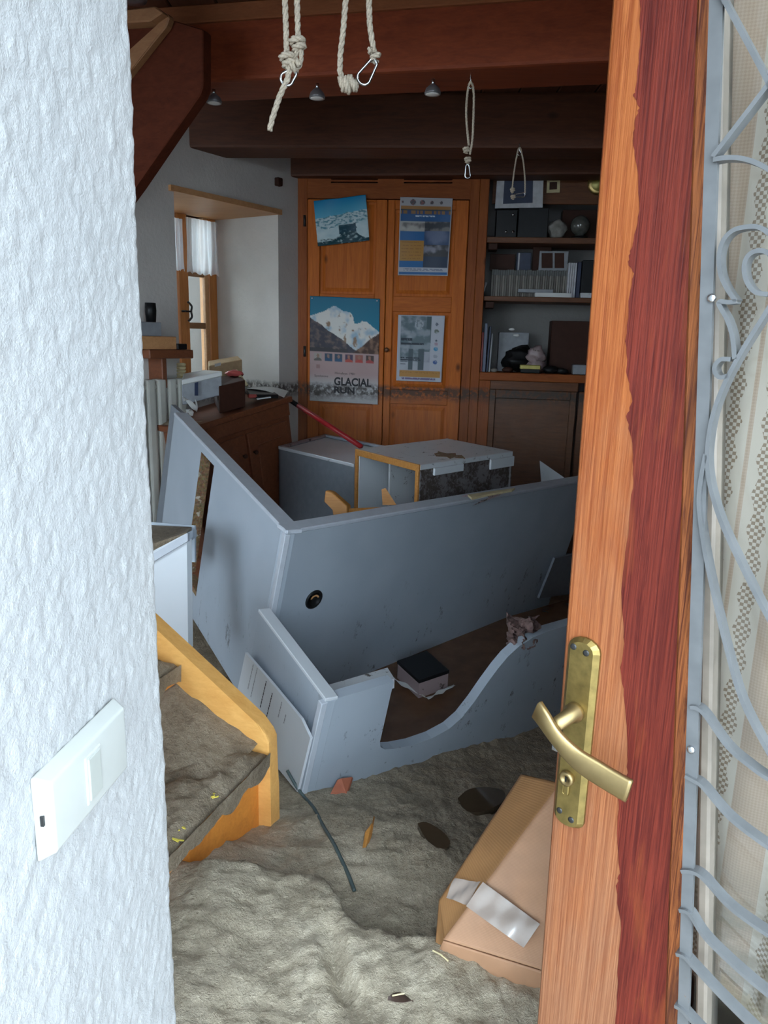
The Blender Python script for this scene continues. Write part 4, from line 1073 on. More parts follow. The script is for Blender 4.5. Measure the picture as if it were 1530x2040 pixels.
# ---- upper flight: dark red stringer under the ceiling
UPp = DY(404, 110, 2.62); 
def uq(px, py, off=0.): return PL(px, py, UPp-Wd*-1*off*-1, Wd)
us = thing('upper_stair', DY(330, 250, 2.7), 'dark red wooden stringer of the upper stair flight at the ceiling', 'stairs')
pts = [uq(404, 58), uq(404, 172), uq(398, 190), uq(272, 372), uq(180, 500), uq(180, 260), uq(262, 150), uq(345, 40)]
obj('stringer', PR(pts, -Wd*.05, .004), M_strg, us)
pts = [uq(345, 33), uq(349, 42), uq(343, 60), uq(262, 160), uq(240, 190), uq(240, 130), uq(322, 60)]
obj('diagonal_moulding', PR([p+Wd*.001 for p in pts], Wd*.03, .004), M_strg_lt, us, label='light wooden diagonal edge board')
pts = [uq(230, 40), uq(333, 28), uq(348, 40), uq(322, 58), uq(230, 62)]
obj('step_board', PR([p+Wd*.002 for p in pts], Wd*.06, .004), M_strg_lt, us, label='light wooden step board')
obj('step_riser', PR([p+Wd*.0005 for p in [uq(230, 60), uq(325, 58), uq(240, 190), uq(230, 190)]], Wd*.012), M_strg, us)
c = uq(282, -6); jr = thing('glass_jar', c+Wd*.05, 'bottom of a glass jar on the upper stair step', 'jar')
obj('jar_glass', LA(c+Wd*.05, UP, [(-.03, .02), (-.028, .045), (-.01, .052), (.09, .052)], 24), M_lampgrey, jr, True)
obj('contents', LA(c+Wd*.05, UP, [(.0905, .045), (.094, .04)], 16), M_sill, jr, True)

# ================================================================== FITTINGS AND ROPES
n_sp = 0
def spot(px, ytop, ybot, label):
    h = HZ(px, ytop, ZB); 
    zb2 = DY(px, ybot, h.y).z; t = thing('spot_lamp', h, label, 'lamp', 'ceiling spot lamps')
    L = h.z-zb2
    obj('stem', LA(h, -UP, [(0, .006), (L*.35, .006)], 10), M_steel, t, True)
    obj('housing', LA(h-UP*L*.3, -UP, [(0, .008), (L*.10, .014), (L*.25, .023), (L*.50, .028), (L*.62, .027)], 22), M_lampgrey, t, True)
    obj('lens', LA(h-UP*L*.9, -UP, [(0, .026), (L*.05, .020), (L*.1, .008)], 22), M_lens, t, True)
spot(426, 178, 208, 'small grey dome spot lamp nearest the stair stringer')
spot(632, 166, 199, 'small grey dome spot lamp between the two near ropes')
spot(863, 158, 191, 'small grey dome spot lamp left of the long rope loop')

def rope(bm, path, r, pitch=None):
    """three twisted strands along the path"""
    P = [Vector(p) for p in path]; pitch = pitch or r*7; seg = r*1.1
    dense = []
    for a, b in zip(P, P[1:]):
        k = max(1, int((b-a).length/seg))
        for i in range(k): dense.append(a.lerp(b, i/k))
    dense.append(P[-1]); ph = 0; strands = [[], [], []]; ref = None
    for i, p in enumerate(dense):
        t = (dense[min(i+1, len(dense)-1)]-dense[max(i-1, 0)]); t = t.normalized() if t.length > 1e-9 else UP
        ref = t.orthogonal().normalized() if ref is None else (ref-t*ref.dot(t)).normalized(); bi = t.cross(ref)
        if i: ph += (p-dense[i-1]).length/pitch*2*math.pi
        for k in range(3): strands[k].append(p+(ref*math.cos(ph+k*2.094)+bi*math.sin(ph+k*2.094))*r*.5)
    for s in strands: tube(bm, s, r*.56, 5)
def knot(bm, c, r, t, turns=2.2, R=None):
    R = R or r*1.7; x = t.orthogonal().normalized(); y = t.cross(x); pts = []
    for i in range(int(turns*14)):
        a = i/14*2*math.pi; pts.append(c+(x*math.cos(a)+y*math.sin(a))*R+t*(i/(turns*14)-.5)*r*3.6+x*r*.6*math.sin(a*.5))
    rope(bm, pts, r)
def carabiner(c0, c1, w, nrm, parent, r=.0028):
    ax = (c1-c0); L = ax.length; ax = ax.normalized(); s = nrm.cross(ax).normalized(); pts = []
    for k in range(9): a = math.pi*k/8; pts.append(c0+ax*w*.45-ax*w*.45*math.sin(a)*1.0+s*w*.5*math.cos(a))
    for k in range(9): a = math.pi*k/8; pts.append(c1-ax*w*.3+ax*w*.3*math.sin(a)-s*w*.32*math.cos(a))
    obj('carabiner', TU(pts, r, 8, True), M_steel, parent, True)
RD = 1.62
def rp(px, py, d=RD): return DY(px, py, d)
zhook = ZB
# rope 1: two hanging strands joined by a carabiner, with a loose tail
def up_to(px, py, d): p = rp(px, py, d); return V(p.x+.0, p.y, ZB)
base = up_to(580, 0, RD)
r1 = thing('hanging_rope', base, 'rope with a loose tail and small carabiner hanging at the left', 'rope', 'climbing ropes on the ceiling')
bm = nb(); R_ = .0062
rope(bm, [up_to(568, 0, RD), rp(568, 0), rp(570, 60), rp(571, 110)], R_)
rope(bm, [rp(571, 112), rp(573, 125), rp(577, 140), rp(572, 160), rp(566, 172), rp(556, 195), rp(543, 235), rp(537, 260)], R_)
obj('strand', bm, M_rope, r1, True)
bm = nb(); rope(bm, [up_to(592, 0, RD), rp(592, 0), rp(593, 40), rp(594, 78)], R_)
rope(bm, smooth_path([rp(594, 82), rp(600, 105), rp(598, 128), rp(590, 138), rp(585, 128), rp(590, 108), rp(594, 90)], 4), R_*.8)
obj('strand', bm, M_rope, r1, True)
for a_ in ((rp(594, 88), R_, UP), (rp(574, 120), R_, UP), (rp(588, 132), R_*.9, V(1, 0, .3).normalized(), 1.5)):
    bm = nb(); knot(bm, *a_); obj('knot', bm, M_rope, r1, True)
carabiner(rp(563, 165), rp(588, 141), .026, V(0, -1, 0), r1)
# rope 2: a wide loop closed by a knot and carabiner
r2 = thing('hanging_rope', up_to(712, 0, RD), 'wide rope loop with a knot and carabiner hanging right of the tailed rope', 'rope', 'climbing ropes on the ceiling')
bm = nb(); rope(bm, [up_to(690, 0, RD), rp(689, 0), rp(684, 60), rp(678, 110), rp(677, 140), rp(683, 165)], R_); obj('strand', bm, M_rope, r2, True)
bm = nb(); rope(bm, [up_to(734, 0, RD), rp(735, 0), rp(737, 50), rp(742, 85), rp(746, 105)], R_); obj('strand', bm, M_rope, r2, True)
bm = nb(); e_ = V(1, 0, .1).normalized(); knot(bm, rp(690, 168), R_*1.05, e_, 2.6); knot(bm, rp(701, 168), R_, e_, 2.2, R_*1.3); obj('knot', bm, M_rope, r2, True)
bm = nb(); knot(bm, rp(746, 110), R_*.9, UP, 1.6, R_*1.2); obj('knot', bm, M_rope, r2, True)
carabiner(rp(718, 166), rp(747, 120), .026, V(0, -1, 0), r2)
# rope 3 and 4: thin loops on hooks further back
def loop_rope(pxh, path_l, path_r, kn, r, label, tailc, zh):
    h = HZ(*pxh, zh); d = h.y
    q = lambda x, y: DY(x, y, d)
    t = thing('hanging_rope', h, label, 'rope', 'climbing ropes on the ceiling')
    obj('hook', TU(smooth_path([h+UP*.01, h-UP*.012, h-UP*.03+V(.008, 0, 0), h-UP*.04, h-UP*.03-V(.008, 0, 0)], 4), .0028, 6), M_steel, t, True)
    bm = nb(); rope(bm, smooth_path([q(*p) for p in path_l+path_r[::-1]], 4), r); obj('strand', bm, M_rope, t, True)
    for (x, y) in kn: bm = nb(); knot(bm, q(x, y), r*1.1, UP, 2.4); obj('knot', bm, M_rope, t, True)
    carabiner(q(*tailc[1]), q(*tailc[0]), .018, V(0, -1, 0), t, .0025)
loop_rope((938, 150), [(934, 290), (930, 250), (929, 215), (932, 180), (936, 165)], [(936, 308), (941, 280), (943, 240), (944, 200), (943, 178), (940, 166)], [(929, 298), (932, 318)], .0042,
          'long narrow rope loop with a knot hanging in front of the closet', ((931, 328), (932, 355)), ZB)
loop_rope((1035, 291), [(1020, 385), (1022, 360), (1027, 325), (1031, 303), (1034, 295)], [(1046, 385), (1046, 360), (1043, 325), (1038, 300), (1036, 295)], [(1021, 378), (1022, 392)], .0040,
          'smallest rope loop hanging in front of the bookcase', ((1024, 390), (1046, 388)), ZB)

# ================================================================== OVERTURNED GREY DESK
ZC = 2.30
dk0 = W(570, 1065, ZC); b_ = CV(.705, -.118, .699).normalized(); c_ = CV(-.213, .905, .368).normalized(); a_v = CV(-.516, -.424, .744).normalized()
nA = a_v.cross(c_).normalized(); nA = nA if nA.dot(Fw) > 0 else -nA
nB = b_.cross(c_).normalized(); nB = nB if nB.dot(Fw) > 0 else -nB
def onA(px, py): d = PL(px, py, dk0, nA)-dk0; M2 = a_v.dot(c_); s = (d.dot(a_v)-M2*d.dot(c_))/(1-M2*M2); return s, d.dot(c_)-M2*s
LA_, HA, LB_, HB = onA(347, 832)[0], .70, 1.85, .74
desk_t = thing('overturned_desk', dk0+c_*.7+b_*.3, 'large grey office desk tipped on its side, two big panels meeting in a corner', 'desk')
TH = .030
# side panel with the rectangular cable cut-out
hs = [onA(399, 898), onA(428.5, 930), onA(389, 1183), onA(368.6, 1159)]
h0s, h1s = (hs[1][0]+hs[2][0])/2, (hs[0][0]+hs[3][0])/2; h0t, h1t = (hs[0][1]+hs[1][1])/2, (hs[2][1]+hs[3][1])/2
def framed(P, ea, ec, nn, L, H, hole, th):
    ss = [0, hole[0], hole[1], L]; ts = [0, hole[2], hole[3], H]; bm = nb()
    F = [[bm.verts.new(P+ea*s+ec*t) for s in ss] for t in ts]; Bk = [[bm.verts.new(P+ea*s+ec*t+nn*th) for s in ss] for t in ts]
    for j in range(3):
        for i in range(3):
            if i == 1 and j == 1: continue
            bm.faces.new((F[j][i], F[j][i+1], F[j+1][i+1], F[j+1][i])); bm.faces.new((Bk[j][i], Bk[j+1][i], Bk[j+1][i+1], Bk[j][i+1]))
    loop = [(0, 0), (0, 3), (3, 3), (3, 0)]
    for X in (range(3),):
        for i in X:
            for (p, q) in (((0, i), (0, i+1)), ((3, i), (3, i+1)), ((i, 0), (i+1, 0)), ((i, 3), (i+1, 3))):
                bm.faces.new((F[p[0]][p[1]], F[q[0]][q[1]], Bk[q[0]][q[1]], Bk[p[0]][p[1]]))
    for (p, q) in (((1, 1), (1, 2)), ((1, 2), (2, 2)), ((2, 2), (2, 1)), ((2, 1), (1, 1))):
        bm.faces.new((F[p[0]][p[1]], F[q[0]][q[1]], Bk[q[0]][q[1]], Bk[p[0]][p[1]]))
    return bm
sp = obj('side_panel', framed(dk0, a_v, c_, nA, LA_, HA, (h0s, h1s, h0t, h1t), TH), M_desk, desk_t, label='grey side panel with a rectangular cut-out')
bm = nb(); e = .0012
for (p, u, v) in ((dk0+a_v*h0s+c_*h0t, a_v*(h1s-h0s), c_*e), (dk0+a_v*h0s+c_*(h1t-.02), a_v*(h1s-h0s), c_*.02), (dk0+a_v*h0s+c_*h0t, a_v*e, c_*(h1t-h0t)), (dk0+a_v*(h1s-e), a_v*e, c_*(h1t-h0t))):
    para(bm, p+nA*.001, u, v, nA*(TH+.012))
obj('chipboard_edge', bm, M_chip, sp, label='raw chipboard lining of the cut-out')
bp = obj('desk_top', P_(dk0, b_*LB_, c_*HB, nB*TH, .002), M_desk, desk_t, label='grey desk top standing on edge')
obj('edge_strip', P_(dk0-c_*.014-nA*.004, a_v*LA_, c_*.014, nA*.06, .003), M_desk_edge, desk_t)
obj('edge_strip', P_(dk0-c_*.014-nB*.003, b_*LB_, c_*.014, nB*.055, .003), M_desk_edge, desk_t)
obj('corner_strip', P_(dk0-a_v*.002-nA*.004+a_v*.0, a_v*.022, c_*HA, nA*.02, .002), M_desk_edge, desk_t)
# cable grommet
gc = PL(625, 1194, dk0, nB); bm = nb(); lathe(bm, gc+nB*.003, -nB, [(0, .036), (.006, .036), (.009, .032), (.009, .026), (.004, .025)], 28)
gm = obj('cable_grommet', bm, M_black, desk_t, True, label='round black cable grommet')
gx = b_; gy = nB.cross(gx).normalized(); bm = nb(); pts = []
for k in range(9): a = math.radians(200+k*17); pts.append(gc-nB*.0005+(gx*math.cos(a)+gy*math.sin(a))*.020)
for k in range(9): a = math.radians(336-k*17); pts.append(gc-nB*.0005+(gx*math.cos(a)+gy*math.sin(a))*.014)
gpts = [p-nB*.0045 for p in pts]
prism(bm, gpts, nB*.001); obj('wood_behind', bm, M_sill, gm)
# darker return board at the far end of the side panel
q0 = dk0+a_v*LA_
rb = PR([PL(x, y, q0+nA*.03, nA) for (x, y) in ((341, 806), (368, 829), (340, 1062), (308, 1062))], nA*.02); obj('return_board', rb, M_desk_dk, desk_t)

# ---- second desk unit in front: modesty panel with a curved cut-out, end panel, notice board
f0 = W(650, 1398, 1.985); bC = V(math.sin(math.radians(54)), math.cos(math.radians(54)), 0)
nC = bC.cross(c_).normalized(); nC = nC if nC.dot(Fw) > 0 else -nC
onC = lambda x, y, o=0.: PL(x, y, f0+nC*o, nC)
nD = a_v.cross(c_).normalized(); nD = nD if nD.dot(Fw) > 0 else -nD
du_t = thing('desk_return', on_mud(640, 1570), 'low grey desk unit with a curved cut-out half sunk in the mud', 'desk')
cpx = [(650, 1398), (785, 1358), (778, 1385), (768, 1430), (757, 1478), (758, 1488), (766, 1493), (785, 1492), (820, 1485), (860, 1471), (895, 1452), (920, 1430), (945, 1398), (970, 1362), (992, 1332), (1012, 1308), (1035, 1287), (1062, 1270), (1095, 1256), (1140, 1243), (1260, 1212),
       (1260, 1440), (1100, 1470), (900, 1535), (760, 1580), (590, 1640)]
obj('curved_panel', PR([onC(*p) for p in cpx], nC*.034), M_desk, du_t, label='grey panel with a deep curved cut-out')
Ld = .46
obj('end_panel', P_(f0-nD*.001, a_v*Ld, c_*.40, nD*.032, .002), M_desk, du_t, label='light grey end panel')
obj('edge_strip', P_(f0-c_*.010-nD*.004, a_v*Ld, c_*.011, nD*.040, .002), M_clean, du_t)
obj('corner_strip', P_(f0-nC*.004+bC*.0-bC*.016, bC*.02, c_*.40, nC*.02, .002), M_desk_edge, du_t)
zst = f0.z-.012
pl4 = [HZ(x, y, zst) for (x, y) in ((656, 1390), (786, 1352), (772, 1330), (648, 1366))]
obj('inner_ledge', PR(pl4, UP*-.03), M_white, du_t, label='torn whitish ledge board')
# notice board with printed lines leaning on the end panel
nbp = [PL(x, y, f0-nD*.03, nD) for (x, y) in ((489, 1300), (545, 1365), (600, 1432), (618, 1470), (592, 1578), (545, 1520), (470, 1388))]
nt_ = thing('notice_sheet', nbp[4], 'pale sheet with rows of small print leaning on the desk end panel', 'sheet')
obj('sheet', PR(nbp, nD*.008), M_clean, nt_)
tx = (nbp[6]-nbp[0]).normalized(); ty = nD.cross(tx).normalized()
def tline(px, py, L, k):
    bm = nb(); o = PL(px, py, f0-nD*.0305, nD); x = 0
    while x < L:
        w = random.uniform(.004, .012); para(bm, o+tx*x, tx*w, ty*.0045, nD*.0004); x += w+.0025
    obj('print_line', bm, M_grey if k else M_ink, nt_)
for (x, y, L, k) in ((505, 1325, .10, 1), (513, 1332, .11, 1), (531, 1358, .10, 0), (543, 1382, .085, 0), (562, 1400, .05, 1), (570, 1425, .03, 1)): tline(x, y, L, k)
# water lying inside the unit
wp = [HZ(x, y, .245) for (x, y) in ((640, 1400), (660, 1330), (1180, 1180), (1240, 1330), (1060, 1420), (900, 1475), (760, 1520))]
obj('flood_water', PR(wp, UP*-.02), M_water2, label='dark brown flood water standing inside the sunken desk unit', cat='water', kind='stuff')
# black-topped box
zb0 = .25; tp = [HZ(x, y, zb0+.062) for (x, y) in ((835, 1358), (894, 1338), (850, 1299), (792, 1319))]; bt = [V(p.x, p.y, zb0-.01) for p in tp]
bx = thing('black_topped_box', V(tp[0].x, tp[0].y, zb0), 'small muddy pinkish box with a shiny black lid in the water', 'box')
bm = nb(); hexa(bm, bt+[V(p.x, p.y, zb0+.055) for p in tp], .004, 2); obj('box_body', bm, M_pinkgrey, bx)
bm = nb(); cc = sum(tp, V(0, 0, 0))/4
hexa(bm, [cc+(V(p.x, p.y, zb0+.055)-cc)*1.03 for p in tp]+[cc+(V(p.x, p.y, zb0+.068)-cc)*1.03 for p in tp], .002); obj('lid', bm, M_black, bx)
for (p, q, nme, lab) in (((850, 1394), (906, 1366), 'paper_strip', 'white torn paper strip in front of the black-topped box'), ((770, 1345), (846, 1390), 'paper_shred', 'torn paper shred left of the black-topped box')):
    A = HZ(*p, .254); B = HZ(*q, .254); e = (B-A); n_ = V(-e.y, e.x, 0).normalized()
    bm = nb(); grid(bm, lambda u, v: A+e*u+n_*(v-.5)*.016*(1+.4*math.sin(u*17))+UP*(.004+.003*math.sin(u*9+v*3)), 24, 4)
    obj(nme, bm, M_paper, label=lab, cat='paper')
# crumpled cloth and dim board at the dark right end
cp_ = W(1046, 1262, 2.42); bm = nb()
grid(bm, lambda u, v: cp_+Rt*((u-.5)*.10+.03*fbm(u*5, v*5, 1, 3))-Dn*((v-.5)*.10+.03*fbm(u*5, v*5, 4, 3))+Fw*(.09*fbm(u*4, v*4, 8, 3)+.10*abs(u-.5)), 26, 26)
o = obj('crumpled_cloth', bm, M_cloth, label='crumpled pinkish cloth caught on the curved panel', cat='cloth'); md = o.modifiers.new('t', 'SOLIDIFY'); md.thickness = .002
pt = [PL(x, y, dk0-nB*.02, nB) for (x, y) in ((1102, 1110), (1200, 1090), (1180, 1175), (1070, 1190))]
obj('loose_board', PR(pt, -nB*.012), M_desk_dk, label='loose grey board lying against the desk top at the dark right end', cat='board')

# ---- light blue-grey cabinet at the left, its top broken open
ca = W(300, 1100, 2.42); cb_ = W(372, 1062, 2.42); cc_ = W(375, 1290, 2.42); cd_ = W(300, 1300, 2.42)
pc = thing('pedestal_cabinet', on_mud(340, 1300)*1.0, 'pale grey open-topped cabinet between the white wall and the desk', 'cabinet')
obj('front_board', PR([ca, cb_, cc_, cd_], CV(.01, 0, .022)), M_clean, pc)
cb2 = W(372, 1062, 2.42)+CV(.022, -.012, .05)
obj('corner_post', PR([cb_, W(384, 1056, 2.44), W(384, 1070, 2.44), W(374, 1078, 2.42)], CV(0, 0, .05)), M_desk, pc)
obj('back_board', PR([W(300, 1040, 2.72), W(388, 1047, 2.72), W(388, 1120, 2.72), W(300, 1120, 2.72)], CV(0, 0, .02)), M_desk, pc)
obj('rim', PR([W(300, 1106, 2.405), W(374, 1062, 2.405), W(374, 1078, 2.405), W(300, 1122, 2.405)], CV(0, 0, .03)), M_desk_edge, pc)
obj('mud_filling', PR([W(300, 1085, 2.44), W(372, 1060, 2.44), W(382, 1050, 2.70), W(300, 1046, 2.70)], UP*-.03), M_mudwet, pc)

# ================================================================== THINGS BEHIND THE DESK
# tipped white drawer carcass, open towards the left
zt_ = 1.06
q = [HZ(x, y, zt_) for (x, y) in ((711, 894), (838, 926), (1031, 902), (885, 871))]
ex = (q[1]-q[0]); ey = (q[3]-q[0]); ey2 = (q[2]-q[1]); H = .34; t = .022
dc = thing('white_drawer_carcass', (q[0]+q[2])/2-UP*(H+.3), 'white muddy drawer carcass lying open behind the desk', 'cabinet')
exn, eyn = ex.normalized(), ((ey+ey2)/2).normalized(); eyl = ((ey+ey2)/2)
Lx, Ly = ex.length, eyl.length
o_ = q[0]
obj('top_board', P_(o_, ex, eyl, UP*-t, .002), M_white, dc, label='muddy white top board')
obj('side_board', P_(o_-UP*t, exn*t, eyl, UP*-H, .002), M_clean, dc)
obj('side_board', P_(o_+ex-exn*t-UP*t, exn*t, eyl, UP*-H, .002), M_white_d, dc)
obj('bottom_board', P_(o_-UP*(H+t), ex, eyl, UP*-t, .002), M_white, dc)
obj('back_board', P_(o_+eyl-eyn*.02-UP*t, ex, eyn*.012, UP*-H, 0), M_white, dc)
obj('raw_edge', P_(o_-eyn*.012+UP*.001, ex, eyn*.012, UP*-(t+.006), .002), M_broken, dc, label='bare wooden front edge')
obj('raw_edge', P_(o_-eyn*.012-UP*t, exn*t*.9, eyn*.012, UP*-H, .002), M_broken, dc)
obj('raw_edge', P_(o_-eyn*.012-UP*t+ex-exn*t, exn*t*.9, eyn*.012, UP*-H, .002), M_broken, dc)
obj('edge_strip', P_(o_+ex+eyl*.12-UP*.02, exn*.012, eyl*.3, UP*-.030, .002), M_clean, dc)
obj('edge_strip', P_(o_+ex+eyl*.72-UP*.02, exn*.012, eyl*.28, UP*-.045, .002), M_clean, dc)
obj('inner_divider', P_(o_+ex*.34+eyl*.12-UP*t, exn*.012, eyl*.8, UP*-H, 0), M_white, dc)
bm = nb(); tc = o_+ex*.80+eyl*.42
vs_ = [bm.verts.new(tc+exn*(.085*math.cos(k*.45)*(1+.35*math.sin(k*2.3)))+eyn*(.05*math.sin(k*.45)*(1+.4*math.cos(k*3.1)))+UP*.0015) for k in range(14)]; bm.faces.new(vs_)
rr = bmesh.ops.extrude_face_region(bm, geom=bm.faces[:]); bmesh.ops.translate(bm, verts=[g for g in rr['geom'] if isinstance(g, bmesh.types.BMVert)], vec=UP*-.004)
obj('torn_patch', bm, M_chip, dc, label='torn patch showing chipboard')
# grey tray-shaped cabinet behind it
zt2 = .975
g = [HZ(x, y, zt2) for (x, y) in ((706, 926), (555, 890), (648, 866), (775, 888))]
gx_ = g[0]-g[1]; gy_ = g[2]-g[1]
gt = thing('grey_tipped_cabinet', (g[0]+g[2])/2-UP*.6, 'grey cabinet tipped on its back with a white recessed top', 'cabinet')
gyn = gy_.normalized(); gxn = gx_.normalized()
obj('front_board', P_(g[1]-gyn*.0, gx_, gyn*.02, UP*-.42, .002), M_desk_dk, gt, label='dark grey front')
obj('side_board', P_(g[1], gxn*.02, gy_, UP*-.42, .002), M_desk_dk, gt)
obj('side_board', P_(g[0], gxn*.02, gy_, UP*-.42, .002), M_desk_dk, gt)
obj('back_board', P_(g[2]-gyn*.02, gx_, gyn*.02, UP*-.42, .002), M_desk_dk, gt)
obj('white_top', P_(g[1]+gxn*.02+gyn*.02-UP*.03, gx_-gxn*.02, gy_-gyn*.04, UP*.018), M_clean, gt, label='white recessed top')
obj('rim', P_(g[1]-gyn*.004-UP*.012, gx_, gyn*.03, UP*.016, .002), M_white, gt); obj('rim', P_(g[2]-gyn*.03-UP*.008, gx_, gyn*.035, UP*.012, .002), M_desk, gt); obj('rim', P_(g[1]-gxn*.004-UP*.008, gxn*.03, gy_, UP*.012, .002), M_pinkgrey, gt)
# broken wooden frame in front of it
bw = thing('broken_wooden_frame', W(690, 1050, 2.75), 'broken orange wooden frame sticking up behind the desk', 'debris')
obj('splintered_post', PR([W(x, y, 2.72) for (x, y) in ((648, 977), (660, 980), (692, 1008), (691, 1060), (668, 1060), (664, 1015), (645, 1000))], CV(.012, -.004, .03), .003), M_broken, bw)
obj('cross_rail', PR([W(x, y, d) for (x, y, d) in ((690, 1013, 2.73), (765, 1010, 2.80), (832, 1004, 2.84), (832, 1045, 2.84), (690, 1052, 2.73))], CV(0, 0, .03)), M_broken, bw)
obj('pointed_slat', PR([W(x, y, 2.90) for (x, y) in ((760, 975), (768, 972), (790, 1006), (762, 1006))], CV(0, 0, .015)), M_broken, bw)
# loose pieces along the desk's top edge
def flat(name, pxs, z, th, mat, label, cat): return obj(name, PR([HZ(x, y, z) for (x, y) in pxs], UP*-th), mat, label=label, cat=cat)
flat('plywood_offcut', [(932, 985), (1026, 972), (1020, 976), (975, 984), (940, 992)], .955, .008, M_straw, 'pale thin board offcut lying across the desk edge', 'offcut')
obj('pink_plastic_sheet', PR([W(x, y, d) for (x, y, d) in ((855, 1012, 2.86), (930, 985, 2.95), (1000, 985, 3.05), (935, 1010, 2.95), (850, 1030, 2.84))], CV(0, 0, .02)), M_pinkgrey, label='pinkish plastic sheet hanging between carcass and desk edge', cat='sheet')
obj('white_corner_board', PR([W(x, y, 3.72) for (x, y) in ((1076, 918), (1132, 957), (1132, 1010), (1082, 1010))], CV(0, 0, .012)), M_clean, label='white triangular board corner sticking up by the door', cat='board')
# red pole
pa, pb = DY(583, 801, 4.15), DY(692, 872, 3.95); rd = thing('red_pole', pa, 'red pole with a black tip leaning in front of the closet', 'pole')
obj('pole', TU([pa+(pb-pa)*.10, pb+(pb-pa)*.25], .014, 10), M_red, rd, True)
obj('tip', TU([pa-(pb-pa)*.07, pa+(pb-pa)*.12], .013, 10), M_black, rd, True)

# ================================================================== CABINET UNDER THE WINDOW AND THE CLUTTER ON IT
TR_, TL_ = DY(572, 790, 3.98), DY(372, 852, 3.42)
ce = (TR_-TL_); cen = ce.normalized(); cbk = V(-cen.y, cen.x, 0).normalized(); cdn = cen.cross(cbk).normalized(); cdn = cdn if cdn.z < 0 else -cdn
sd = thing('window_cabinet', (TR_+TL_)/2+cdn*.8, 'dark pine cabinet tilted below the window', 'cabinet')
CH = .85; CDp = .40
obj('top_board', P_(TL_-cen*.02-cbk*.02, ce+cen*.04, cbk*CDp, cdn*.03, .004), M_cab, sd)
obj('body', P_(TL_+cdn*.03, ce, cbk*(CDp-.03), cdn*CH, .003), M_cab, sd)
zs_ = ce.length
obj('frieze', P_(TL_+cdn*.03-cbk*.008, ce, cbk*.01, cdn*.07, .003), M_cab, sd)
for (a, b) in ((.06, .485), (.515, .94)):
    d = obj('door', P_(TL_+ce*a+cdn*.12-cbk*.018, ce*(b-a), cbk*.018, cdn*.66, .003), M_cab, sd)
    w = (b-a)
    obj('panel', P_(TL_+ce*(a+w*.2)+cdn*.19-cbk*.022, ce*(w*.6), cbk*.006, cdn*.52, .005), M_cab, d)
    k_ = TL_+ce*(b-.04 if a < .3 else a+.04)+cdn*.22-cbk*.018
    obj('knob', LA(k_, -cbk, [(0, .006), (.01, .006), (.014, .012), (.022, .010)], 12), M_brownbox, d, True)
TOPZ = lambda f: (TL_+ce*f).z
def onTop(px, py, back=.15): # a point of the cabinet's top
    n_ = -cdn; return PL(px, py, TL_, n_)
cm = obj('mud_on_cabinet', mud_slab(TL_-cdn*.001+cbk*.0, cen, cbk, zs_*.8, .27, .02, 3), M_mudwet, smooth=True, label='dark mud layer on top of the window cabinet', cat='mud', kind='stuff')
def solid(name, top, hgt, mat, label, cat, down=None, bev=.003, parent=None):
    """top: four pixel corners with distance (px, py, Y); extruded downwards"""
    P = [DY(*p) for p in top]; dn = (down or -UP)*hgt; bm = nb(); hexa(bm, [p+dn for p in P]+P, bev)
    return obj(name, bm, mat, parent, label=label, cat=cat)
wb_ = thing('white_device', DY(400, 790, 3.62), 'white-topped grey appliance box on the window cabinet', 'box')
solid('casing', [(362, 765, 3.52), (442, 745, 3.62), (408, 742, 3.80), (366, 750, 3.66)], .10, M_grey, None, None, None, .004, wb_)
solid('white_lid', [(362, 757, 3.515), (443, 739, 3.615), (408, 737, 3.81), (365, 744, 3.67)], .025, M_paper, None, None, None, .004, wb_)
obj('dark_stripe', PR([DY(x, y, d) for (x, y, d) in ((388, 763, 3.535), (395, 761, 3.545), (395, 788, 3.545), (388, 788, 3.535))], V(0, -.004, 0)), M_navy, wb_)
solid('dark_muddy_box', [(436, 770, 3.60), (488, 757, 3.72), (478, 748, 3.95), (425, 750, 3.9)], .13, M_pinkgrey if False else M_brownbox, 'dark muddy box right of the white-lidded appliance', 'box')
solid('cardboard_box', [(416, 729, 4.05), (482, 716, 4.20), (474, 709, 4.35), (415, 719, 4.3)], .09, M_carton2, 'open brown cardboard box on the window sill', 'box')
obj('box_label', PR([DY(x, y, d) for (x, y, d) in ((428, 725, 4.06), (440, 722, 4.085), (440, 728, 4.085), (428, 731, 4.06))], V(0, -.004, 0)), M_paper, bpy.data.objects['cardboard_box'])
solid('black_folder', [(497, 786, 3.80), (555, 786, 3.90), (540, 776, 4.05), (488, 772, 4.0)], .02, M_black, 'black folder under the white paper on the cabinet', 'folder')
bm = nb(); A, B, C, D = DY(492, 774, 3.95), DY(566, 792, 3.93), DY(574, 779, 4.1), DY(505, 771, 4.15)
grid(bm, lambda u, v: (A*(1-u)+B*u)*(1-v)+(D*(1-u)+C*u)*v+UP*.012*math.sin(u*3.1), 12, 6); o = obj('white_paper', bm, M_paper, label='curled white paper at the right end of the window cabinet', cat='paper')
md = o.modifiers.new('paper', 'SOLIDIFY'); md.thickness = .001
solid('blue_white_leaflet', [(512, 795, 3.80), (540, 791, 3.85), (535, 786, 3.92), (508, 788, 3.88)], .004, M_clean, 'pale bluish leaflet near the red marker', 'leaflet', None, 0)
obj('red_marker', TU([DY(496, 789, 3.79), DY(519, 789, 3.86)], .010, 8), M_pink, smooth=True, label='red marker lying beside the leaflet', cat='marker')
bm = nb(); blob(bm, DY(467, 744, 3.9), .035, .4, 6, 3, (1.3, .8, .45)); obj('red_cloth', bm, M_pink, smooth=True, label='pinkish red cloth on the dark muddy box', cat='cloth')
obj('wooden_stick', TU([DY(470, 738, 3.92), DY(492, 768, 3.85)], .009, 7), M_straw, smooth=True, label='pale wooden stick leaning beside the red cloth', cat='stick')
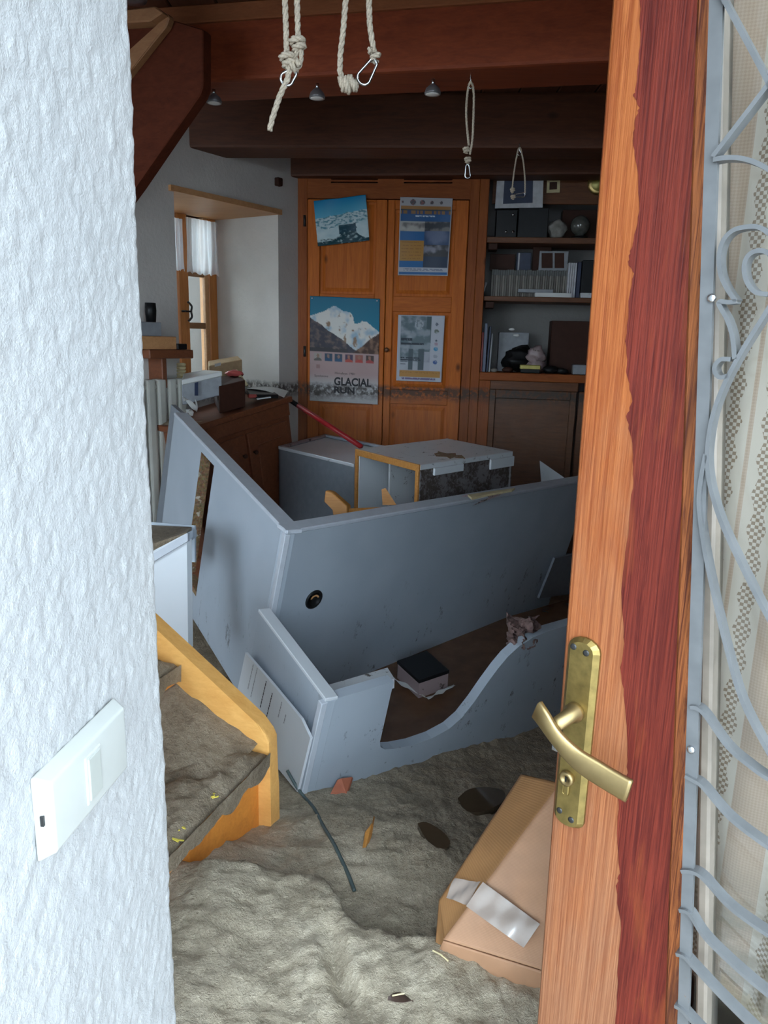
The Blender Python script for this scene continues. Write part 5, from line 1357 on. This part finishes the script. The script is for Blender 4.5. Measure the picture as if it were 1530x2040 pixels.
bm = nb()
for k in range(5):
    c = DY(361, 729+k*6.5, 3.75); lathe(bm, c, UP, [(0, .02), (.008, .024), (.014, .02)], 12)
obj('wicker_basket', bm, M_straw, smooth=True, label='small wicker basket edge beside the wall at the window', cat='basket')
for i, pq in enumerate((((366, 800), (392, 812)), ((372, 826), (386, 822)), ((392, 806), (394, 814)))):
    A, B = DY(*pq[0], 3.40), DY(*pq[1], 3.45); bm = nb(); e = B-A
    grid(bm, lambda u, v: A+e*u+V(-.02, .05, 0)*v+UP*(.02*math.sin(u*3+v*2)), 8, 4); obj('paper_scrap', bm, M_paper, label=['large crumpled paper scrap behind the desk panel edge', 'lower small paper scrap behind the desk panel edge', 'right small paper scrap behind the desk panel edge'][i], cat='paper')

# ---- radiator and little shelf on the window wall at the left
def wsp(px, py, off=0.): return ww(px, py, off)
zr1 = ww(325, 752).z; zr0 = zr1-.75; sr0 = wws(270, 850); sr1 = wws(350, 850)
ra = thing('radiator', wwp((sr0+sr1)/2, zr0, .06), 'white column radiator on the wall left of the window', 'radiator')
k = 0; sw_ = .062; s_ = sr1-sw_; first = None
while s_ > sr0-.2:
    if first is None:
        first = obj('column', P_(wwp(s_, zr0, .05), WW_E*(sw_-.012), WW_N*.06, UP*(zr1-zr0), .012, 2), M_rad, ra); s00 = s_
    else:
        c = first.copy(); COL.objects.link(c); c.parent = ra; c.location = first.location+WW_E*(s_-s00); BASE[c.name] = BASE[first.name]
    s_ -= sw_
obj('header', P_(wwp(sr0-.2, zr1-.05, .06), WW_E*(sr1-sr0+.19), WW_N*.04, UP*.03, .008), M_rad, ra)
zsh = ww(340, 700).z
zsh_o = .17
ss0, ss1 = wws(250, 705), (ww(386, 704, zsh_o)-WW_P).dot(WW_E)
pS = lambda px, py, o: ww(px, py, o)
sh = thing('wall_shelf', wwp((ss0+ss1)/2, zsh, .08), 'small dark wooden shelf on the wall left of the window', 'shelf')
zA = ww(386, 697, zsh_o).z; zBs = ww(386, 714, zsh_o).z
obj('board', P_(wwp(ss0, zBs, .005), WW_E*(ss1-ss0), WW_N*(zsh_o-.005), UP*(zA-zBs), .004), M_cab, sh)
obj('bracket', P_(wwp(ss0+.12, zBs-.14, .005), WW_E*.03, WW_N*.10, UP*.139, .004), M_cab, sh)
def shelf_box(name, x0, x1, y0, o, d, mat, lab, cat, z0=None):
    a, b = ww(x0, 680, o), ww(x1, 680, o); s0, s1 = (a-WW_P).dot(WW_E), (b-WW_P).dot(WW_E); z1 = ww((x0+x1)/2, y0, o).z
    return obj(name, P_(wwp(s0, z0 or zA+.001, o-d), WW_E*(s1-s0), WW_N*d, UP*(z1-(z0 or zA+.001)), .003), mat, label=lab, cat=cat)
shelf_box('wooden_box', 262, 352, 670, .15, .12, M_sill, 'light wooden box on the small wall shelf', 'box')
zw = ww(307, 670, .15).z+.001
shelf_box('grey_carton', 255, 323, 641, .14, .11, M_grey, 'grey carton on top of the light wooden box', 'box', zw)
zc_ = ww(289, 641, .14).z+.001
bm = nb(); p = ww(301, 640, .08); lathe(bm, V(p.x, p.y, zc_), UP, [(0, .022), (.05, .026), (.085, .024)], 14); obj('dark_cup', bm, M_black, smooth=True, label='dark cup on the grey carton beside the white wall', cat='cup')
shelf_box('black_radio', 354, 373, 685, .16, .08, M_black, 'small black device at the end of the wall shelf', 'device')

# ================================================================== FOREGROUND DEBRIS ON THE MUD
# wet carton leaning behind the door
zA_ = mud_h(.1, 1.25)
A_ = HZ(884, 1872, .46); B_ = HZ(1117, 1560, .70); Dd = HZ(1120, 1945, .47)
eA = (B_-A_); eD = (Dd-A_)*1.5; nn = eA.cross(eD).normalized(); nn = nn if nn.z > 0 else -nn
cbn = thing('carton', A_, 'large wet corrugated carton with clear tape lying behind the door', 'carton')
bm = nb(); uvl = bm.loops.layers.uv.new('UVMap')
TC = .16
S_ = [PL(x, y, A_-nn*0, (nn)) for (x, y) in ((0, 0),)]
# left side face leans outwards: bottom edge from the silhouette of the carton
sN = HZ(874, 1794, .475); sN2 = HZ(867, 1885, .43); sF = HZ(1038, 1542, .64)
def cgrid(P00, P10, P11, P01, nu, nv, amp, seed, us, vs_, name, mat):
    bm = nb(); uvl = bm.loops.layers.uv.new('UVMap'); vv = []
    nrm = (P10-P00).cross(P01-P00).normalized(); nrm = nrm if nrm.z > -.2 else -nrm
    L = [[None]*(nu+1) for _ in range(nv+1)]; uvd = {}
    for j in range(nv+1):
        for i in range(nu+1):
            u, v = i/nu, j/nv; p = (P00*(1-u)+P10*u)*(1-v)+(P01*(1-u)+P11*u)*v; e = min(1, 6*min(u, 1-u, v, 1-v))
            L[j][i] = bm.verts.new(p+nrm*amp*fbm(p.x, p.y, p.z+seed, 3, 7)*e); uvd[L[j][i]] = (u*us, v*vs_)
    for j in range(nv):
        for i in range(nu):
            f = bm.faces.new((L[j][i], L[j][i+1], L[j+1][i+1], L[j+1][i]))
            for l in f.loops: l[uvl].uv = uvd[l.vert]
    o = obj(name, bm, mat, cbn, True); md = o.modifiers.new('board', 'SOLIDIFY'); md.thickness = .004; return o
cgrid(A_, B_, B_+eD, A_+eD, 50, 40, .014, 1, eA.length, 1, 'top_face', M_carton)
cgrid(sN, sF, B_, A_, 50, 14, .006, 2, eA.length, 1, 'side_face', M_carton_side)
cgrid(sN2, sN, A_, A_-UP*.03, 8, 8, .004, 5, .2, 1, 'end_flap', M_carton_side)
cgrid(sN2-UP*.03, A_, A_+eD, A_+eD-UP*.12, 20, 30, .01, 3, .3, 1, 'end_face', M_carton)
cgrid(sF-UP*.05, B_, B_+eD, sF+eD-UP*.05, 6, 10, .004, 4, .3, 1, 'far_end', M_carton)
def tape(pxs, plane, nrm, name):
    P = [PL(x, y, plane+nrm*.010, nrm) for (x, y) in pxs]; bm = nb()
    grid(bm, lambda u, v: (P[0]*(1-u)+P[1]*u)*(1-v)+(P[3]*(1-u)+P[2]*u)*v+nrm*(.0016*math.sin(u*7+v*5)+.0005*math.sin(u*21)), 24, 10)
    return obj(name, bm, M_tape, cbn, True)
tape([(962, 1757), (1076, 1841), (1043, 1888), (928, 1805)], A_, nn, 'tape')
n2 = (sF-sN).cross(A_-sN).normalized(); n2 = n2 if n2.x < 0 else -n2
tape([(905, 1750), (958, 1757), (930, 1803), (888, 1788)], sN, n2, 'tape')
# cable
pts = [on_mud(x, y)+UP*.004 for (x, y) in ((606, 1590), (625, 1612), (645, 1650), (664, 1682), (680, 1715), (695, 1748), (706, 1778))]
pts = [W(572, 1535, 2.1), W(590, 1566, 2.08)]+pts
obj('cable', TU(smooth_path(pts, 5), .0045, 8), M_cable, smooth=True, label='dark green-grey cable trailing over the mud', cat='cable')
# shards, sliver, leaf, straw
def shard(name, pxs, lift, mat, label, cat, th=.008):
    P = [on_mud(x, y)+UP*l for (x, y, l) in pxs]; return obj(name, PR(P, V(.003, .004, -th)), mat, label=label, cat=cat)
shard('terracotta_shard', [(658, 1582, .0), (672, 1572, .03), (680, 1572, .035), (701, 1566, .03), (690, 1582, .0)], 0, M_terr, 'orange terracotta shard in front of the sunken desk', 'shard')
shard('wood_sliver', [(722, 1690, .0), (727, 1672, .02), (741, 1660, .03), (744, 1645, .03), (738, 1672, .015), (728, 1688, .0)], 0, M_broken, 'thin orange wood sliver standing in the mud', 'sliver')
pc_ = on_mud(798, 1998); bm = nb(); grid(bm, lambda u, v: pc_+V((u-.5)*.044, (v-.5)*.022*math.sin(math.pi*min(.97, max(.03, u))), .006+.006*math.sin(u*3.1+v)), 12, 5)
lf = obj('dead_leaf', bm, M_leaf, label='dark dead leaf on the pale mud at the bottom', cat='leaf'); md = lf.modifiers.new('t', 'SOLIDIFY'); md.thickness = .001
obj('leaf_vein', TU([pc_+V(-.015, -.001, .016), pc_+V(.006, .003, .017)], .0014, 6), M_straw, lf)
for i, ((x0, y0), (x1, y1)) in enumerate((((862, 1899), (893, 1922)), ((905, 1882), (922, 1887)))):
    a, b = on_mud(x0, y0)+UP*.006, on_mud(x1, y1)+UP*.008
    obj('straw_stalk', TU([a, (a+b)/2+UP*.003, b], .0016, 6), M_straw, label=['straw stalk lying on the mud below the carton', 'short straw stalk at the carton corner'][i], cat='straw')
for i, pp in enumerate(([(912, 1590), (935, 1572), (975, 1568), (1005, 1578), (1000, 1598), (965, 1616), (930, 1615)], [(832, 1640), (850, 1638), (880, 1655), (896, 1675), (890, 1690), (865, 1685), (845, 1665)])):
    c = [on_mud(x, y) for (x, y) in pp]; z = max(p.z for p in c)+.003
    P = [HZ(x, y, z) for (x, y) in pp]; obj('puddle', PR(smooth_path(P+[P[0]], 4)[:-1], UP*-.02), M_water, label=['larger brown puddle beside the carton', 'narrow brown puddle left of the carton'][i], cat='puddle')
